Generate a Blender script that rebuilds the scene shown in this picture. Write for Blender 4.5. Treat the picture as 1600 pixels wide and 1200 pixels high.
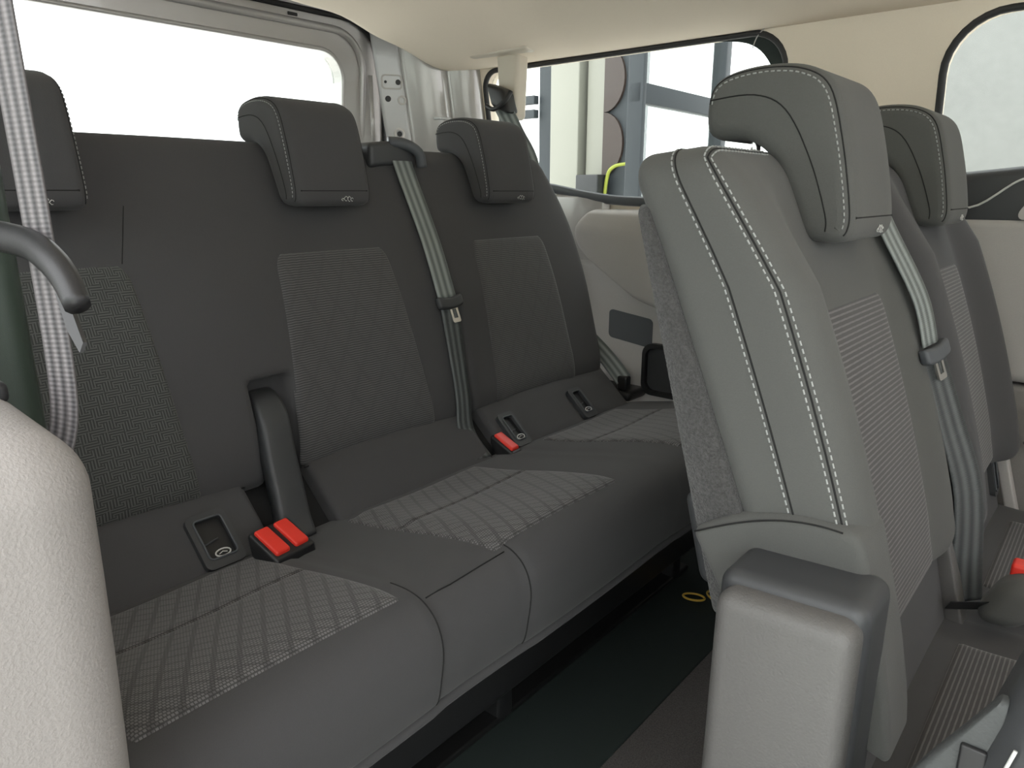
import bpy, math, random
import numpy as np
from mathutils import Vector, Matrix

random.seed(4)
for o in list(bpy.data.objects):
    bpy.data.objects.remove(o)
S = bpy.context.scene
COL = S.collection

# ------------------------------------------------------------------ camera, sky, exposure
# X = towards the front of the van, Y = across towards its far side, Z = up; van floor is z = 0
PITCH, HEAD, FPX = math.radians(15.0), math.radians(40.6), 1120.0
cam = bpy.data.cameras.new('camera')
cam.sensor_fit = 'HORIZONTAL'
cam.sensor_width = 36.0
cam.lens = 36.0 * FPX / 1600.0
cam.clip_start = 0.02
camo = bpy.data.objects.new('camera', cam)
camo.location = (0, 0, 0.90)
camo.rotation_euler = (math.radians(90) - PITCH, 0, HEAD)
COL.objects.link(camo)
S.camera = camo

W = bpy.data.worlds.new('hall_daylight')
S.world = W
W.use_nodes = True
bg = W.node_tree.nodes['Background']
bg.inputs[0].default_value = (0.97, 0.985, 1.0, 1)
bg.inputs[1].default_value = 1.75

S.view_settings.view_transform = 'Standard'
S.view_settings.look = 'None'
S.view_settings.gamma = 1.0
S.view_settings.use_curve_mapping = False
S.view_settings.exposure = 1.42


# ------------------------------------------------------------------ materials
class NT:
    """small node expression helper"""
    def __init__(s, name):
        s.m = bpy.data.materials.new(name)
        s.m.use_nodes = True
        s.t = s.m.node_tree
        s.b = s.t.nodes['Principled BSDF']

    def n(s, kind, **k):
        x = s.t.nodes.new(kind)
        for a, v in k.items():
            setattr(x, a, v)
        return x

    def put(s, sock, v):
        if hasattr(v, 'links'):
            s.t.links.new(v, sock)
        elif v is not None:
            sock.default_value = v

    def math(s, op, a, b=None, c=None):
        x = s.n('ShaderNodeMath', operation=op)
        s.put(x.inputs[0], a)
        if b is not None:
            s.put(x.inputs[1], b)
        if c is not None:
            s.put(x.inputs[2], c)
        return x.outputs[0]

    def coord(s, which='Object'):
        return s.n('ShaderNodeTexCoord').outputs[which]

    def sep(s, v):
        x = s.n('ShaderNodeSeparateXYZ')
        s.put(x.inputs[0], v)
        return x.outputs

    def noise(s, v, scale, detail=2.0, rough=0.5):
        x = s.n('ShaderNodeTexNoise')
        s.put(x.inputs['Vector'], v)
        x.inputs['Scale'].default_value = scale
        x.inputs['Detail'].default_value = detail
        x.inputs['Roughness'].default_value = rough
        return x.outputs[0]

    def mix(s, f, a, b):
        x = s.n('ShaderNodeMix', data_type='RGBA')
        s.put(x.inputs[0], f)
        s.put(x.inputs[6], tuple(a) + (1,) if isinstance(a, (tuple, list)) else a)
        s.put(x.inputs[7], tuple(b) + (1,) if isinstance(b, (tuple, list)) else b)
        return x.outputs[2]

    def bump(s, h, strength, dist=0.001):
        x = s.n('ShaderNodeBump')
        x.inputs['Strength'].default_value = strength
        x.inputs['Distance'].default_value = dist
        s.put(x.inputs['Height'], h)
        s.t.links.new(x.outputs[0], s.b.inputs['Normal'])

    def set(s, **k):
        for a, v in k.items():
            s.put(s.b.inputs[a.replace('_', ' ')], v)
        return s


def fabric(name, col, var=0.12, sheen=0.10, scale=900):
    t = NT(name)
    v = t.coord()
    f = t.noise(v, 7.0, 3)
    g = t.noise(v, scale, 1)
    k = t.math('MULTIPLY_ADD', t.math('ADD', f, g), var, -var * 0.5)
    c = t.mix(t.math('MULTIPLY_ADD', k, 1.6, 0.35), [x * 0.75 for x in col], [x * 1.35 for x in col])
    t.set(Base_Color=c, Roughness=0.92, Sheen_Weight=sheen, Sheen_Roughness=0.5)
    t.b.inputs['Specular IOR Level'].default_value = 0.25
    t.bump(g, 0.35, 0.0006)
    return t.m


def plastic(name, col, rough=0.5, grain=1400, bump=0.15, spec=0.5, dist=0.0005):
    t = NT(name)
    v = t.coord()
    g = t.noise(v, grain, 2)
    f = t.noise(v, 5, 3)
    c = t.mix(t.math('MULTIPLY_ADD', t.math('ADD', g, f), 0.6, -0.1), [x * 0.88 for x in col], [x * 1.12 for x in col])
    t.set(Base_Color=c, Roughness=rough)
    t.b.inputs['Specular IOR Level'].default_value = spec
    t.bump(g, bump, dist)
    return t.m


def paint(name, col, rough=0.25, metal=0.0, coat=0.5):
    t = NT(name)
    f = t.noise(t.coord(), 3, 3)
    t.set(Base_Color=t.mix(f, [x * 0.93 for x in col], [x * 1.07 for x in col]), Roughness=rough, Metallic=metal, Coat_Weight=coat)
    return t.m


def quilt(name, dark, light):
    """seat cloth: rows of short dashes crossed by diagonal darker bands"""
    t = NT(name)
    u, v, _ = t.sep(t.coord('UV'))
    d1 = t.math('FRACT', t.math('MULTIPLY', t.math('ADD', u, t.math('MULTIPLY', v, 0.55)), 1 / 0.028))
    d2 = t.math('FRACT', t.math('MULTIPLY', t.math('SUBTRACT', u, t.math('MULTIPLY', v, 1.25)), 1 / 0.027))
    b1 = t.math('LESS_THAN', d1, 0.22)
    b2 = t.math('LESS_THAN', d2, 0.22)
    band = t.math('MAXIMUM', b1, t.math('MULTIPLY', b2, 0.9))
    row = t.math('FRACT', t.math('MULTIPLY', v, 1 / 0.0042))
    dash = t.math('FRACT', t.math('ADD', t.math('MULTIPLY', u, 1 / 0.0035), t.math('MULTIPLY', t.math('FLOOR', t.math('MULTIPLY', v, 1 / 0.0042)), 0.5)))
    thread = t.math('MULTIPLY', t.math('GREATER_THAN', row, 0.35), t.math('GREATER_THAN', dash, 0.3))
    tone = t.math('MULTIPLY', t.math('MULTIPLY_ADD', thread, 0.75, 0.25), t.math('MULTIPLY_ADD', band, -0.5, 1.0))
    nz = t.noise(t.coord('UV'), 30, 2)
    tone = t.math('MULTIPLY', tone, t.math('MULTIPLY_ADD', nz, 0.5, 0.75))
    t.set(Base_Color=t.mix(tone, dark, light), Roughness=0.85, Sheen_Weight=0.2)
    t.b.inputs['Specular IOR Level'].default_value = 0.3
    t.bump(t.math('MULTIPLY', thread, t.math('SUBTRACT', 1.0, band)), 0.5, 0.0008)
    return t.m


def herring(name, dark, light, blocky=True, period=0.0046, wob_amp=0.06, thr=0.5):
    """backrest cloth: fine ribs, turned block by block"""
    t = NT(name)
    uv = t.coord('UV')
    u, v, _ = t.sep(uv)
    h = t.math('FRACT', t.math('MULTIPLY', v, 1 / period))
    if blocky:
        a = t.math('FLOOR', t.math('MULTIPLY', t.math('ADD', u, t.math('MULTIPLY', v, 0.5)), 1 / 0.0180))
        b = t.math('FLOOR', t.math('MULTIPLY', t.math('SUBTRACT', v, t.math('MULTIPLY', u, 0.35)), 1 / 0.0126))
        chk = t.math('FLOORED_MODULO', t.math('ADD', a, b), 2.0)
        w = t.math('FRACT', t.math('MULTIPLY', u, 1 / period))
        rib = t.math('ADD', t.math('MULTIPLY', chk, t.math('GREATER_THAN', h, 0.5)),
                     t.math('MULTIPLY', t.math('SUBTRACT', 1.0, chk), t.math('GREATER_THAN', w, 0.5)))
    else:
        wob = t.math('MULTIPLY', t.math('SINE', t.math('MULTIPLY', u, 330.0)), wob_amp)
        h = t.math('FRACT', t.math('ADD', t.math('MULTIPLY', v, 1 / period), wob))
        rib = t.math('GREATER_THAN', h, thr)
        d = t.math('ABSOLUTE', t.math('SUBTRACT', t.math('FRACT', t.math('MULTIPLY', t.math('ADD', u, t.math('MULTIPLY', v, 0.6)), 1 / 0.05)), 0.5))
        e = t.math('ABSOLUTE', t.math('SUBTRACT', t.math('FRACT', t.math('MULTIPLY', t.math('SUBTRACT', u, t.math('MULTIPLY', v, 0.6)), 1 / 0.05)), 0.5))
        dia = t.math('MAXIMUM', t.math('LESS_THAN', d, 0.08), t.math('LESS_THAN', e, 0.08))
        rib = t.math('MULTIPLY', rib, t.math('MULTIPLY_ADD', dia, -0.18, 1.0))
    nz = t.noise(uv, 26, 2)
    tone = t.math('MULTIPLY', rib, t.math('MULTIPLY_ADD', nz, 0.6, 0.7))
    t.set(Base_Color=t.mix(tone, dark, light), Roughness=0.9, Sheen_Weight=0.2)
    t.b.inputs['Specular IOR Level'].default_value = 0.3
    t.bump(rib, 0.4, 0.0007)
    return t.m


def webbing(name, dark, light):
    t = NT(name)
    u, v, _ = t.sep(t.coord('UV'))
    st = t.math('SINE', t.math('MULTIPLY', u, 6.2832 * 3))
    wv = t.math('SINE', t.math('MULTIPLY', v, 2400.0))
    f = t.math('MULTIPLY_ADD', st, 0.38, 0.5)
    t.set(Base_Color=t.mix(f, dark, light), Roughness=0.55)
    t.bump(t.math('ADD', t.math('MULTIPLY', st, 1.0), t.math('MULTIPLY', wv, 0.25)), 0.5, 0.0008)
    return t.m


def glass(name, tint=(1, 1, 1), alpha=0.08):
    t = NT(name)
    g = t.n('ShaderNodeBsdfGlossy')
    g.inputs['Roughness'].default_value = 0.02
    tr = t.n('ShaderNodeBsdfTransparent')
    tr.inputs[0].default_value = tuple(tint) + (1,)
    mx = t.n('ShaderNodeMixShader')
    fr = t.n('ShaderNodeFresnel')
    fr.inputs[0].default_value = 1.3
    t.t.links.new(t.math('MULTIPLY', fr.outputs[0], 0.2), mx.inputs[0])
    t.t.links.new(tr.outputs[0], mx.inputs[1])
    t.t.links.new(g.outputs[0], mx.inputs[2])
    t.t.links.new(mx.outputs[0], t.t.nodes['Material Output'].inputs[0])
    return t.m


def carpet(name, col):
    t = NT(name)
    v = t.coord()
    g = t.noise(v, 420, 3, 0.7)
    c = t.mix(t.math('MULTIPLY_ADD', g, 2.2, -0.6), [x * 0.5 for x in col], [x * 1.6 for x in col])
    t.set(Base_Color=c, Roughness=1.0, Sheen_Weight=0.2)
    t.bump(g, 0.9, 0.002)
    return t.m


M = {}
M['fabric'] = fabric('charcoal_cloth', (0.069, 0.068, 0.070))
M['fabric_side'] = fabric('lit_grey_cloth', (0.095, 0.096, 0.091), scale=700)  # lighter copy of the charcoal cloth, brighter light put into the colour
M['quilt'] = quilt('quilted_seat_cloth', (0.030, 0.029, 0.029), (0.165, 0.160, 0.160))
M['herring'] = herring('herringbone_cloth', (0.040, 0.042, 0.040), (0.100, 0.103, 0.098), True, 0.0036)
M['ribbed'] = herring('ribbed_cloth', (0.055, 0.054, 0.055), (0.115, 0.113, 0.114), False, 0.0042)
M['ribbed2'] = herring('corded_cloth', (0.060, 0.057, 0.057), (0.150, 0.143, 0.142), False, 0.0052, 0.012, 0.66)
M['black'] = plastic('black_plastic', (0.018, 0.018, 0.019), 0.42)
M['darkgrey'] = plastic('dark_grey_plastic', (0.05, 0.052, 0.055), 0.45)
M['slate'] = plastic('slate_plastic', (0.085, 0.092, 0.10), 0.5)
M['grey'] = plastic('grey_trim_plastic', (0.48, 0.46, 0.44), 0.6, 700, 0.35, 0.35, 0.0008)
M['warmgrey'] = plastic('warm_grey_trim_plastic', (0.275, 0.258, 0.245), 0.6, 600, 0.45, 0.35, 0.001)
M['coverface'] = plastic('hinge_cover_plastic', (0.120, 0.116, 0.112), 0.5, 420, 0.5, 0.5, 0.001)
M['coverside'] = plastic('hinge_cover_edge_plastic', (0.075, 0.079, 0.079), 0.5, 420, 0.5, 0.35, 0.001)
M['cream'] = fabric('headliner_cloth', (0.86, 0.76, 0.63), 0.05, 0.0, 500)
M['creamplastic'] = plastic('cream_plastic', (0.60, 0.54, 0.45), 0.45)
M['paint'] = paint('silver_body_paint', (0.49, 0.47, 0.45), 0.28, 0.25)
M['primer'] = paint('pale_body_paint', (0.66, 0.66, 0.66), 0.35, 0.0, 0.3)
M['rubber'] = plastic('black_rubber', (0.022, 0.021, 0.022), 0.6)
M['carpet'] = carpet('seat_back_carpet', (0.055, 0.054, 0.053))
M['floor'] = carpet('floor_carpet', (0.085, 0.075, 0.07))
M['mat'] = plastic('dark_green_matt', (0.022, 0.032, 0.029), 0.75, 300, 0.4)
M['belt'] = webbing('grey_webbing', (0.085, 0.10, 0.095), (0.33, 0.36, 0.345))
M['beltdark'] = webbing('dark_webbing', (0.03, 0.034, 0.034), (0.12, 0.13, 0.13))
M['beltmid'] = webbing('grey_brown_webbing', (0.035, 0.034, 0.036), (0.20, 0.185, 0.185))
M['red'] = plastic('red_button', (0.86, 0.045, 0.028), 0.4)
M['chrome'] = paint('chrome', (0.75, 0.74, 0.72), 0.18, 1.0, 0.0)
M['stitch'] = fabric('pale_thread', (0.34, 0.35, 0.34), 0.1)
M['seam'] = fabric('dark_seam', (0.022, 0.022, 0.022), 0.1, 0.0)
M['glass'] = glass('clear_glass', (0.95, 0.97, 0.96))
M['green'] = plastic('dark_green_pillar', (0.034, 0.048, 0.037), 0.4)
M['yellow'] = plastic('yellow_wire', (0.72, 0.47, 0.07), 0.45)
M['lime'] = plastic('lime_cable', (0.24, 0.27, 0.03), 0.5)
M['white'] = plastic('pale_grey_wall_paint', (0.21, 0.212, 0.20), 0.6, 20)
M['print'] = plastic('silver_print', (0.62, 0.62, 0.60), 0.35)
M['column'] = paint('white_steel', (0.235, 0.232, 0.195), 0.5, 0, 0)
M['slatewall'] = paint('slate_blue_panel', (0.022, 0.027, 0.031), 0.6, 0, 0)
M['copper'] = paint('copper', (0.034, 0.021, 0.016), 0.4, 0.0, 0)
M['concrete'] = plastic('hall_floor_concrete', (0.78, 0.76, 0.72), 0.8, 40, 0.2)
M['blockgrey'] = plastic('light_block_grey', (0.68, 0.73, 0.69), 0.8, 30)
M['steel'] = paint('dark_steel', (0.06, 0.06, 0.06), 0.35, 0.8, 0)
M['paleblue'] = paint('pale_blue_sheet', (0.17, 0.26, 0.32), 0.5, 0, 0)


# ------------------------------------------------------------------ mesh helpers
def tag(o, label=None, cat=None, group=None, kind=None):
    for k, v in (('label', label), ('category', cat), ('group', group), ('kind', kind)):
        if v:
            o[k] = v
    return o


def empty(name, loc, label, cat, group=None, kind=None):
    o = bpy.data.objects.new(name, None)
    o.empty_display_size = 0.05
    o.location = loc
    COL.objects.link(o)
    return tag(o, label, cat, group, kind)


def world_loc(o):
    p = Vector((0, 0, 0))
    while o is not None:
        p += Vector(o.location)
        o = o.parent
    return p


def mesh(name, V, F, mat, parent=None, smooth=True, uv=None, origin=None, flip=False):
    """V in world coordinates; the object's origin goes to `origin` or its own base centre"""
    V = np.asarray(V, dtype=float)
    lo, hi = V.min(0), V.max(0)
    org = np.array(origin) if origin is not None else np.array([(lo[0] + hi[0]) / 2, (lo[1] + hi[1]) / 2, lo[2]])
    me = bpy.data.meshes.new(name)
    if flip:
        F = [tuple(reversed(f)) for f in F]
    me.from_pydata([tuple(v) for v in (V - org)], [], F)
    if uv is not None:
        l = me.uv_layers.new(name='UVMap')
        for lp in me.loops:
            l.data[lp.index].uv = uv[lp.vertex_index]
    me.materials.append(M[mat] if isinstance(mat, str) else mat)
    if smooth:
        me.polygons.foreach_set('use_smooth', [True] * len(me.polygons))
    me.update()
    o = bpy.data.objects.new(name, me)
    COL.objects.link(o)
    if parent is not None:
        o.parent = parent
        org = org - np.array(world_loc(parent))
    o.location = tuple(org)
    return o


def fix_normals(o):
    import bmesh
    b = bmesh.new()
    b.from_mesh(o.data)
    bmesh.ops.recalc_face_normals(b, faces=b.faces)
    b.to_mesh(o.data)
    b.free()
    return o


def axis_pts(lo, hi, r, n, k):
    th = [math.tan(math.radians(45) * i / k) for i in range(k, 0, -1)]
    a = [lo + r - r * t for t in th]
    b = list(np.linspace(lo + r, hi - r, n + 1))
    c = [hi - r + r * t for t in reversed(th)]
    return a + b + c


def rbox(lo, hi, r, n=(1, 1, 1), k=3, deform=None):
    """rounded box as a quad mesh; returns V, F"""
    lo, hi = np.array(lo, float), np.array(hi, float)
    r = min(r, *(0.4999 * (hi - lo)))
    ax = [axis_pts(lo[i], hi[i], r, n[i], k) for i in range(3)]
    idx, V, F = {}, [], []

    def vid(i, j, l):
        key = (i, j, l)
        if key not in idx:
            p = np.array([ax[0][i], ax[1][j], ax[2][l]])
            c = np.minimum(np.maximum(p, lo + r), hi - r)
            d = p - c
            m = np.linalg.norm(d)
            if m > 1e-9:
                p = c + d / m * r
            idx[key] = len(V)
            V.append(deform(p) if deform else p)
        return idx[key]
    N = [len(a) - 1 for a in ax]
    for j in range(N[1]):
        for l in range(N[2]):
            F.append((vid(0, j, l), vid(0, j, l + 1), vid(0, j + 1, l + 1), vid(0, j + 1, l)))
            F.append((vid(N[0], j, l), vid(N[0], j + 1, l), vid(N[0], j + 1, l + 1), vid(N[0], j, l + 1)))
    for i in range(N[0]):
        for l in range(N[2]):
            F.append((vid(i, 0, l), vid(i + 1, 0, l), vid(i + 1, 0, l + 1), vid(i, 0, l + 1)))
            F.append((vid(i, N[1], l), vid(i, N[1], l + 1), vid(i + 1, N[1], l + 1), vid(i + 1, N[1], l)))
    for i in range(N[0]):
        for j in range(N[1]):
            F.append((vid(i, j, 0), vid(i, j + 1, 0), vid(i + 1, j + 1, 0), vid(i + 1, j, 0)))
            F.append((vid(i, j, N[2]), vid(i + 1, j, N[2]), vid(i + 1, j + 1, N[2]), vid(i, j + 1, N[2])))
    return V, F


def box(name, lo, hi, mat, parent=None, r=0.004, k=2, n=(1, 1, 1), deform=None, **kw):
    V, F = rbox(lo, hi, r, n, k, deform)
    return mesh(name, V, F, mat, parent, **kw)


def merge(*VF):
    V, F = [], []
    for v, f in VF:
        o = len(V)
        V += [tuple(p) for p in v]
        F += [tuple(i + o for i in q) for q in f]
    return V, F


def spline(pts, n, closed=False):
    pts = [np.array(p, float) for p in pts]
    m = len(pts)
    out = []
    segs = m if closed else m - 1
    per = max(1, n // segs)
    for s in range(segs):
        if closed:
            p0, p1, p2, p3 = pts[(s - 1) % m], pts[s], pts[(s + 1) % m], pts[(s + 2) % m]
        else:
            p0, p1, p2, p3 = pts[max(s - 1, 0)], pts[s], pts[s + 1], pts[min(s + 2, m - 1)]
        for i in range(per):
            t = i / per
            out.append(0.5 * ((2 * p1) + (-p0 + p2) * t + (2 * p0 - 5 * p1 + 4 * p2 - p3) * t * t + (-p0 + 3 * p1 - 3 * p2 + p3) * t ** 3))
    if not closed:
        out.append(pts[-1])
    return out


def tube_vf(path, rad, seg=6, closed=False, flat=1.0):
    path = [np.array(p, float) for p in path]
    n = len(path)
    V, F = [], []
    prev = None
    for i, p in enumerate(path):
        if closed:
            t = path[(i + 1) % n] - path[i - 1]
        else:
            t = path[min(i + 1, n - 1)] - path[max(i - 1, 0)]
        t = t / (np.linalg.norm(t) + 1e-12)
        if prev is None:
            a = np.cross(t, [0, 0, 1.0])
            if np.linalg.norm(a) < 0.1:
                a = np.cross(t, [0, 1.0, 0])
        else:
            a = prev - t * (prev @ t)
        a = a / (np.linalg.norm(a) + 1e-12)
        prev = a
        b = np.cross(t, a)
        rr = rad(i / max(1, n - 1)) if callable(rad) else rad
        for s in range(seg):
            g = 2 * math.pi * s / seg
            V.append(p + a * math.cos(g) * rr + b * math.sin(g) * rr * flat)
    m = n if closed else n - 1
    for i in range(m):
        for s in range(seg):
            i2 = (i + 1) % n
            F.append((i * seg + s, i * seg + (s + 1) % seg, i2 * seg + (s + 1) % seg, i2 * seg + s))
    if not closed:
        F.append(tuple(range(seg - 1, -1, -1)))
        F.append(tuple((n - 1) * seg + s for s in range(seg)))
    return V, F


def tube(name, path, rad, mat, parent=None, seg=6, closed=False, flat=1.0, **kw):
    V, F = tube_vf(path, rad, seg, closed, flat)
    return mesh(name, V, F, mat, parent, **kw)


def stitches(name, path, mat, parent, step=0.0075, fill=0.62, rad=0.0009):
    path = [np.array(p, float) for p in path]
    d = [0.0]
    for a, b in zip(path[:-1], path[1:]):
        d.append(d[-1] + np.linalg.norm(b - a))
    L = d[-1]

    def at(s):
        for i in range(len(d) - 1):
            if s <= d[i + 1]:
                f = (s - d[i]) / max(1e-9, d[i + 1] - d[i])
                return path[i] * (1 - f) + path[i + 1] * f
        return path[-1]
    parts = []
    s = 0.0
    while s + step * fill < L:
        parts.append(tube_vf([at(s), at(s + step * fill)], rad, 4))
        s += step
    return tag(mesh(name, *merge(*parts), mat, parent, smooth=False), kind='stuff')


def offset2d(P, d):
    """move a closed counter-clockwise loop inwards by d"""
    n = len(P)
    out = []
    for i in range(n):
        t = P[(i + 1) % n] - P[i - 1]
        t = t / (np.linalg.norm(t) + 1e-12)
        out.append(P[i] + np.array([-t[1], t[0]]) * d)
    return out


def extrude_profile(P, y0, y1, r, k=4, n=4, place=None, crown=0.0):
    """closed (x, z) loop, counter-clockwise, swept from y0 to y1 with rounded ends"""
    P = [np.array(p, float) for p in P]
    area = sum(P[i - 1][0] * P[i][1] - P[i][0] * P[i - 1][1] for i in range(len(P)))
    if area < 0:
        P = P[::-1]
    st = []
    for i in range(k + 1):
        a = math.radians(90) * i / k
        st.append((y0 + r * (1 - math.sin(a)), r * (1 - math.cos(a))))
    st = st[::-1]
    st = [(y0 + r * (1 - math.sin(math.radians(90 * i / k))), r * (1 - math.cos(math.radians(90 * i / k)))) for i in range(k, -1, -1)]
    mid = [(y, 0.0) for y in np.linspace(y0 + r, y1 - r, n + 1)[1:-1]]
    end = [(y1 - (s[0] - y0), s[1]) for s in reversed(st)]
    ST = st + mid + end
    V, F = [], []
    n_ = len(P)
    for y, d in ST:
        for q in offset2d(P, d):
            p = np.array([q[0], y, q[1]])
            V.append(place(p) if place else p)
    for i in range(len(ST) - 1):
        for j in range(n_):
            j2 = (j + 1) % n_
            F.append((i * n_ + j, (i + 1) * n_ + j, (i + 1) * n_ + j2, i * n_ + j2))
    F.append(tuple(range(n_)))
    F.append(tuple((len(ST) - 1) * n_ + j for j in reversed(range(n_))))
    return V, F


def rrect_row(b, r):
    """half-width factor of a rounded square at height b in [-1, 1]"""
    a = abs(b)
    if a <= 1 - r:
        return 1.0
    f = (a - (1 - r)) / r
    return 1 - r * (1 - math.sqrt(max(0, 1 - f * f)))


def patch(name, fn, size, mat, parent, lift=0.003, sink=0.004, nu=20, nv=24, r=(0.2, 0.2), normal=None):
    """padded cloth panel: fn(a, b) gives a point for a, b in [-1, 1]; the rim is tucked in by `sink`"""
    us = [-1.0, -0.985, -0.955] + list(np.linspace(-0.9, 0.9, nu)) + [0.955, 0.985, 1.0]
    vs = [-1.0, -0.985, -0.955] + list(np.linspace(-0.9, 0.9, nv)) + [0.955, 0.985, 1.0]
    nu_, nv_ = len(us), len(vs)
    base = np.zeros((nv_, nu_, 3))
    uv = []
    for j, b in enumerate(vs):
        w = rrect_row(b, r[1] if b > 0 else r[0])
        for i, a in enumerate(us):
            base[j, i] = fn(a * w, b)
            uv.append((a * w * size[0] / 2, b * size[1] / 2))
    V, F = [], []
    for j in range(nv_):
        for i in range(nu_):
            du = base[j, min(i + 1, nu_ - 1)] - base[j, max(i - 1, 0)]
            dv = base[min(j + 1, nv_ - 1), i] - base[max(j - 1, 0), i]
            nrm = np.cross(du, dv)
            m = np.linalg.norm(nrm)
            nrm = nrm / m if m > 1e-9 else np.array(normal, float)
            if nrm @ np.array(normal, float) < 0:
                nrm = -nrm
            e = min(min(i, nu_ - 1 - i), min(j, nv_ - 1 - j))
            off = [-sink, lift * 0.25, lift * 0.8, lift][min(e, 3)]
            V.append(base[j, i] + nrm * off)
    for j in range(nv_ - 1):
        for i in range(nu_ - 1):
            F.append((j * nu_ + i, j * nu_ + i + 1, (j + 1) * nu_ + i + 1, (j + 1) * nu_ + i))
    return mesh(name, V, F, mat, parent, uv=uv)


def ribbon(name, path, wdir, width, mat, parent, th=0.0016):
    """flat strap along a path; wdir is a vector or a list of vectors along its width"""
    path = [np.array(p, float) for p in path]
    n = len(path)
    V, F, uv = [], [], []
    L = 0
    K = 6
    for i, p in enumerate(path):
        if i:
            L += np.linalg.norm(p - path[i - 1])
        w = np.array(wdir(i / (n - 1)) if callable(wdir) else wdir, float)
        t = path[min(i + 1, n - 1)] - path[max(i - 1, 0)]
        t /= np.linalg.norm(t)
        w = w - t * (w @ t)
        w /= np.linalg.norm(w)
        nn = np.cross(t, w)
        wd = width(i / (n - 1)) if callable(width) else width
        for s in (1, -1):
            for k in range(K + 1):
                f = (k / K - 0.5) * s
                V.append(p + w * f * wd + nn * th * s * 0.5)
                uv.append((f + 0.5, L))
    m = 2 * (K + 1)
    for i in range(n - 1):
        for k in range(m):
            k2 = (k + 1) % m
            F.append((i * m + k, i * m + k2, (i + 1) * m + k2, (i + 1) * m + k))
    F.append(tuple(reversed(range(m))))
    F.append(tuple((n - 1) * m + k for k in range(m)))
    return fix_normals(mesh(name, V, F, mat, parent, uv=uv))


def rrect_loop(x0, x1, z0, z1, r, n=8):
    """rounded rectangle, counter-clockwise from the lower left; r = radii ll, lr, ur, ul"""
    if not isinstance(r, (tuple, list)):
        r = (r,) * 4
    out = []
    for (cx, cz, rr, a0) in ((x0 + r[0], z0 + r[0], r[0], 180), (x1 - r[1], z0 + r[1], r[1], 270), (x1 - r[2], z1 - r[2], r[2], 0), (x0 + r[3], z1 - r[3], r[3], 90)):
        for i in range(n + 1):
            a = math.radians(a0 + 90 * i / n)
            out.append((cx + rr * math.cos(a), cz + rr * math.sin(a)))
    return out


def frame_vf(outer, inner, place, depth):
    """plate between two loops of equal length with a flange around the inner one; place(u, v, d) -> point"""
    n = len(outer)
    V, F = [], []
    for lp, d in ((outer, depth), (outer, 0), (inner, 0), (inner, depth)):
        V += [place(u, v, d) for u, v in lp]
    for L in range(4):
        for j in range(n):
            j2 = (j + 1) % n
            A, B = L * n, ((L + 1) % 4) * n
            F.append((A + j, A + j2, B + j2, B + j))
    return V, F


def plate_vf(loop, place, depth):
    n = len(loop)
    V = [place(u, v, 0) for u, v in loop] + [place(u, v, depth) for u, v in loop]
    F = [tuple(range(n)), tuple(reversed(range(n, 2 * n)))]
    for j in range(n):
        F.append((j, n + j, n + (j + 1) % n, (j + 1) % n))
    return V, F


# ------------------------------------------------------------------ the hall around the van
gnd = box('ground', (-14, -14, -0.60), (14, 14, -0.50), 'concrete', r=0.01)
tag(gnd, 'pale concrete floor of the hall outside the van', 'floor', kind='structure')

hw = box('light_block_wall', (-14, -2.9, -0.5), (14, -2.7, 1.9), 'blockgrey', r=0.01)  # unseen wall, added to cut low light from the near side
tag(hw, 'unseen grey wall added to cut the near side light', 'wall', kind='structure')

# ------------------------------------------------------------------ van shell
fl = box('floor', (-1.80, -0.02, -0.06), (1.50, 1.74, 0.0), 'floor', r=0.01)
tag(fl, 'brown grey carpeted floor of the van', 'floor', kind='structure')
mt = box('floor_sheet', (-1.30, 0.10, 0.0), (-0.515, 1.66, 0.006), 'mat', r=0.003)  # thin dark green sheet over part of the floor
tag(mt, 'thin dark green sheet in the footwell before the rear bench', 'mat')


def ceil_z(y):
    d = abs(y - 0.83)
    f = min(1.0, max(0.0, (d - 0.30) / 0.50))
    return 1.335 - 0.095 * (f * f * (3 - 2 * f))


def headliner():
    xs = [-1.60, -1.595, -1.58] + list(np.linspace(-1.54, 1.45, 34))
    ys = list(np.linspace(0.0, 1.66, 60))
    V, F = [], []
    for lay in (0, 1):
        for i, x in enumerate(xs):
            for y in ys:
                z = ceil_z(y)
                xx = x
                if y > 1.0:        # the rear edge of the lining swoops down in two waves towards the far pillar
                    k = max(0.0, min(1.0, (x + 1.60) / -0.0001)) if False else max(0.0, 1 - (x + 1.60) / 0.5)
                    w = math.sin((y - 1.0) / 0.66 * math.pi * 3.2)
                    z -= 0.010 * k * w * min(1, (y - 1.0) / 0.2)
                    z -= 0.024 * k * math.exp(-((y - 1.31) / 0.09) ** 2)
                z += (0.006 if i == 0 else 0) if lay == 0 else 0.03
                V.append((xx, y, z))
    nx, ny = len(xs), len(ys)
    o2 = nx * ny
    for i in range(nx - 1):
        for j in range(ny - 1):
            a, b, c, d = i * ny + j, i * ny + j + 1, (i + 1) * ny + j + 1, (i + 1) * ny + j
            F.append((a, b, c, d))
            F.append((o2 + d, o2 + c, o2 + b, o2 + a))
    for i in range(nx - 1):
        for j in (0, ny - 1):
            a, d = i * ny + j, (i + 1) * ny + j
            F.append((a, d, o2 + d, o2 + a))
    for j in range(ny - 1):
        for i in (0, nx - 1):
            a, b = i * ny + j, i * ny + j + 1
            F.append((a, b, o2 + b, o2 + a))
    return fix_normals(mesh('ceiling', V, F, 'cream'))


hl = tag(headliner(), 'cream cloth headliner across the roof of the van', 'ceiling', kind='structure')
rf = box('roof', (-1.86, -0.06, 1.385), (1.50, 1.74, 1.42), 'paint', r=0.015)
tag(rf, 'silver painted sheet metal roof above the headliner', 'roof', kind='structure')


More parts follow.
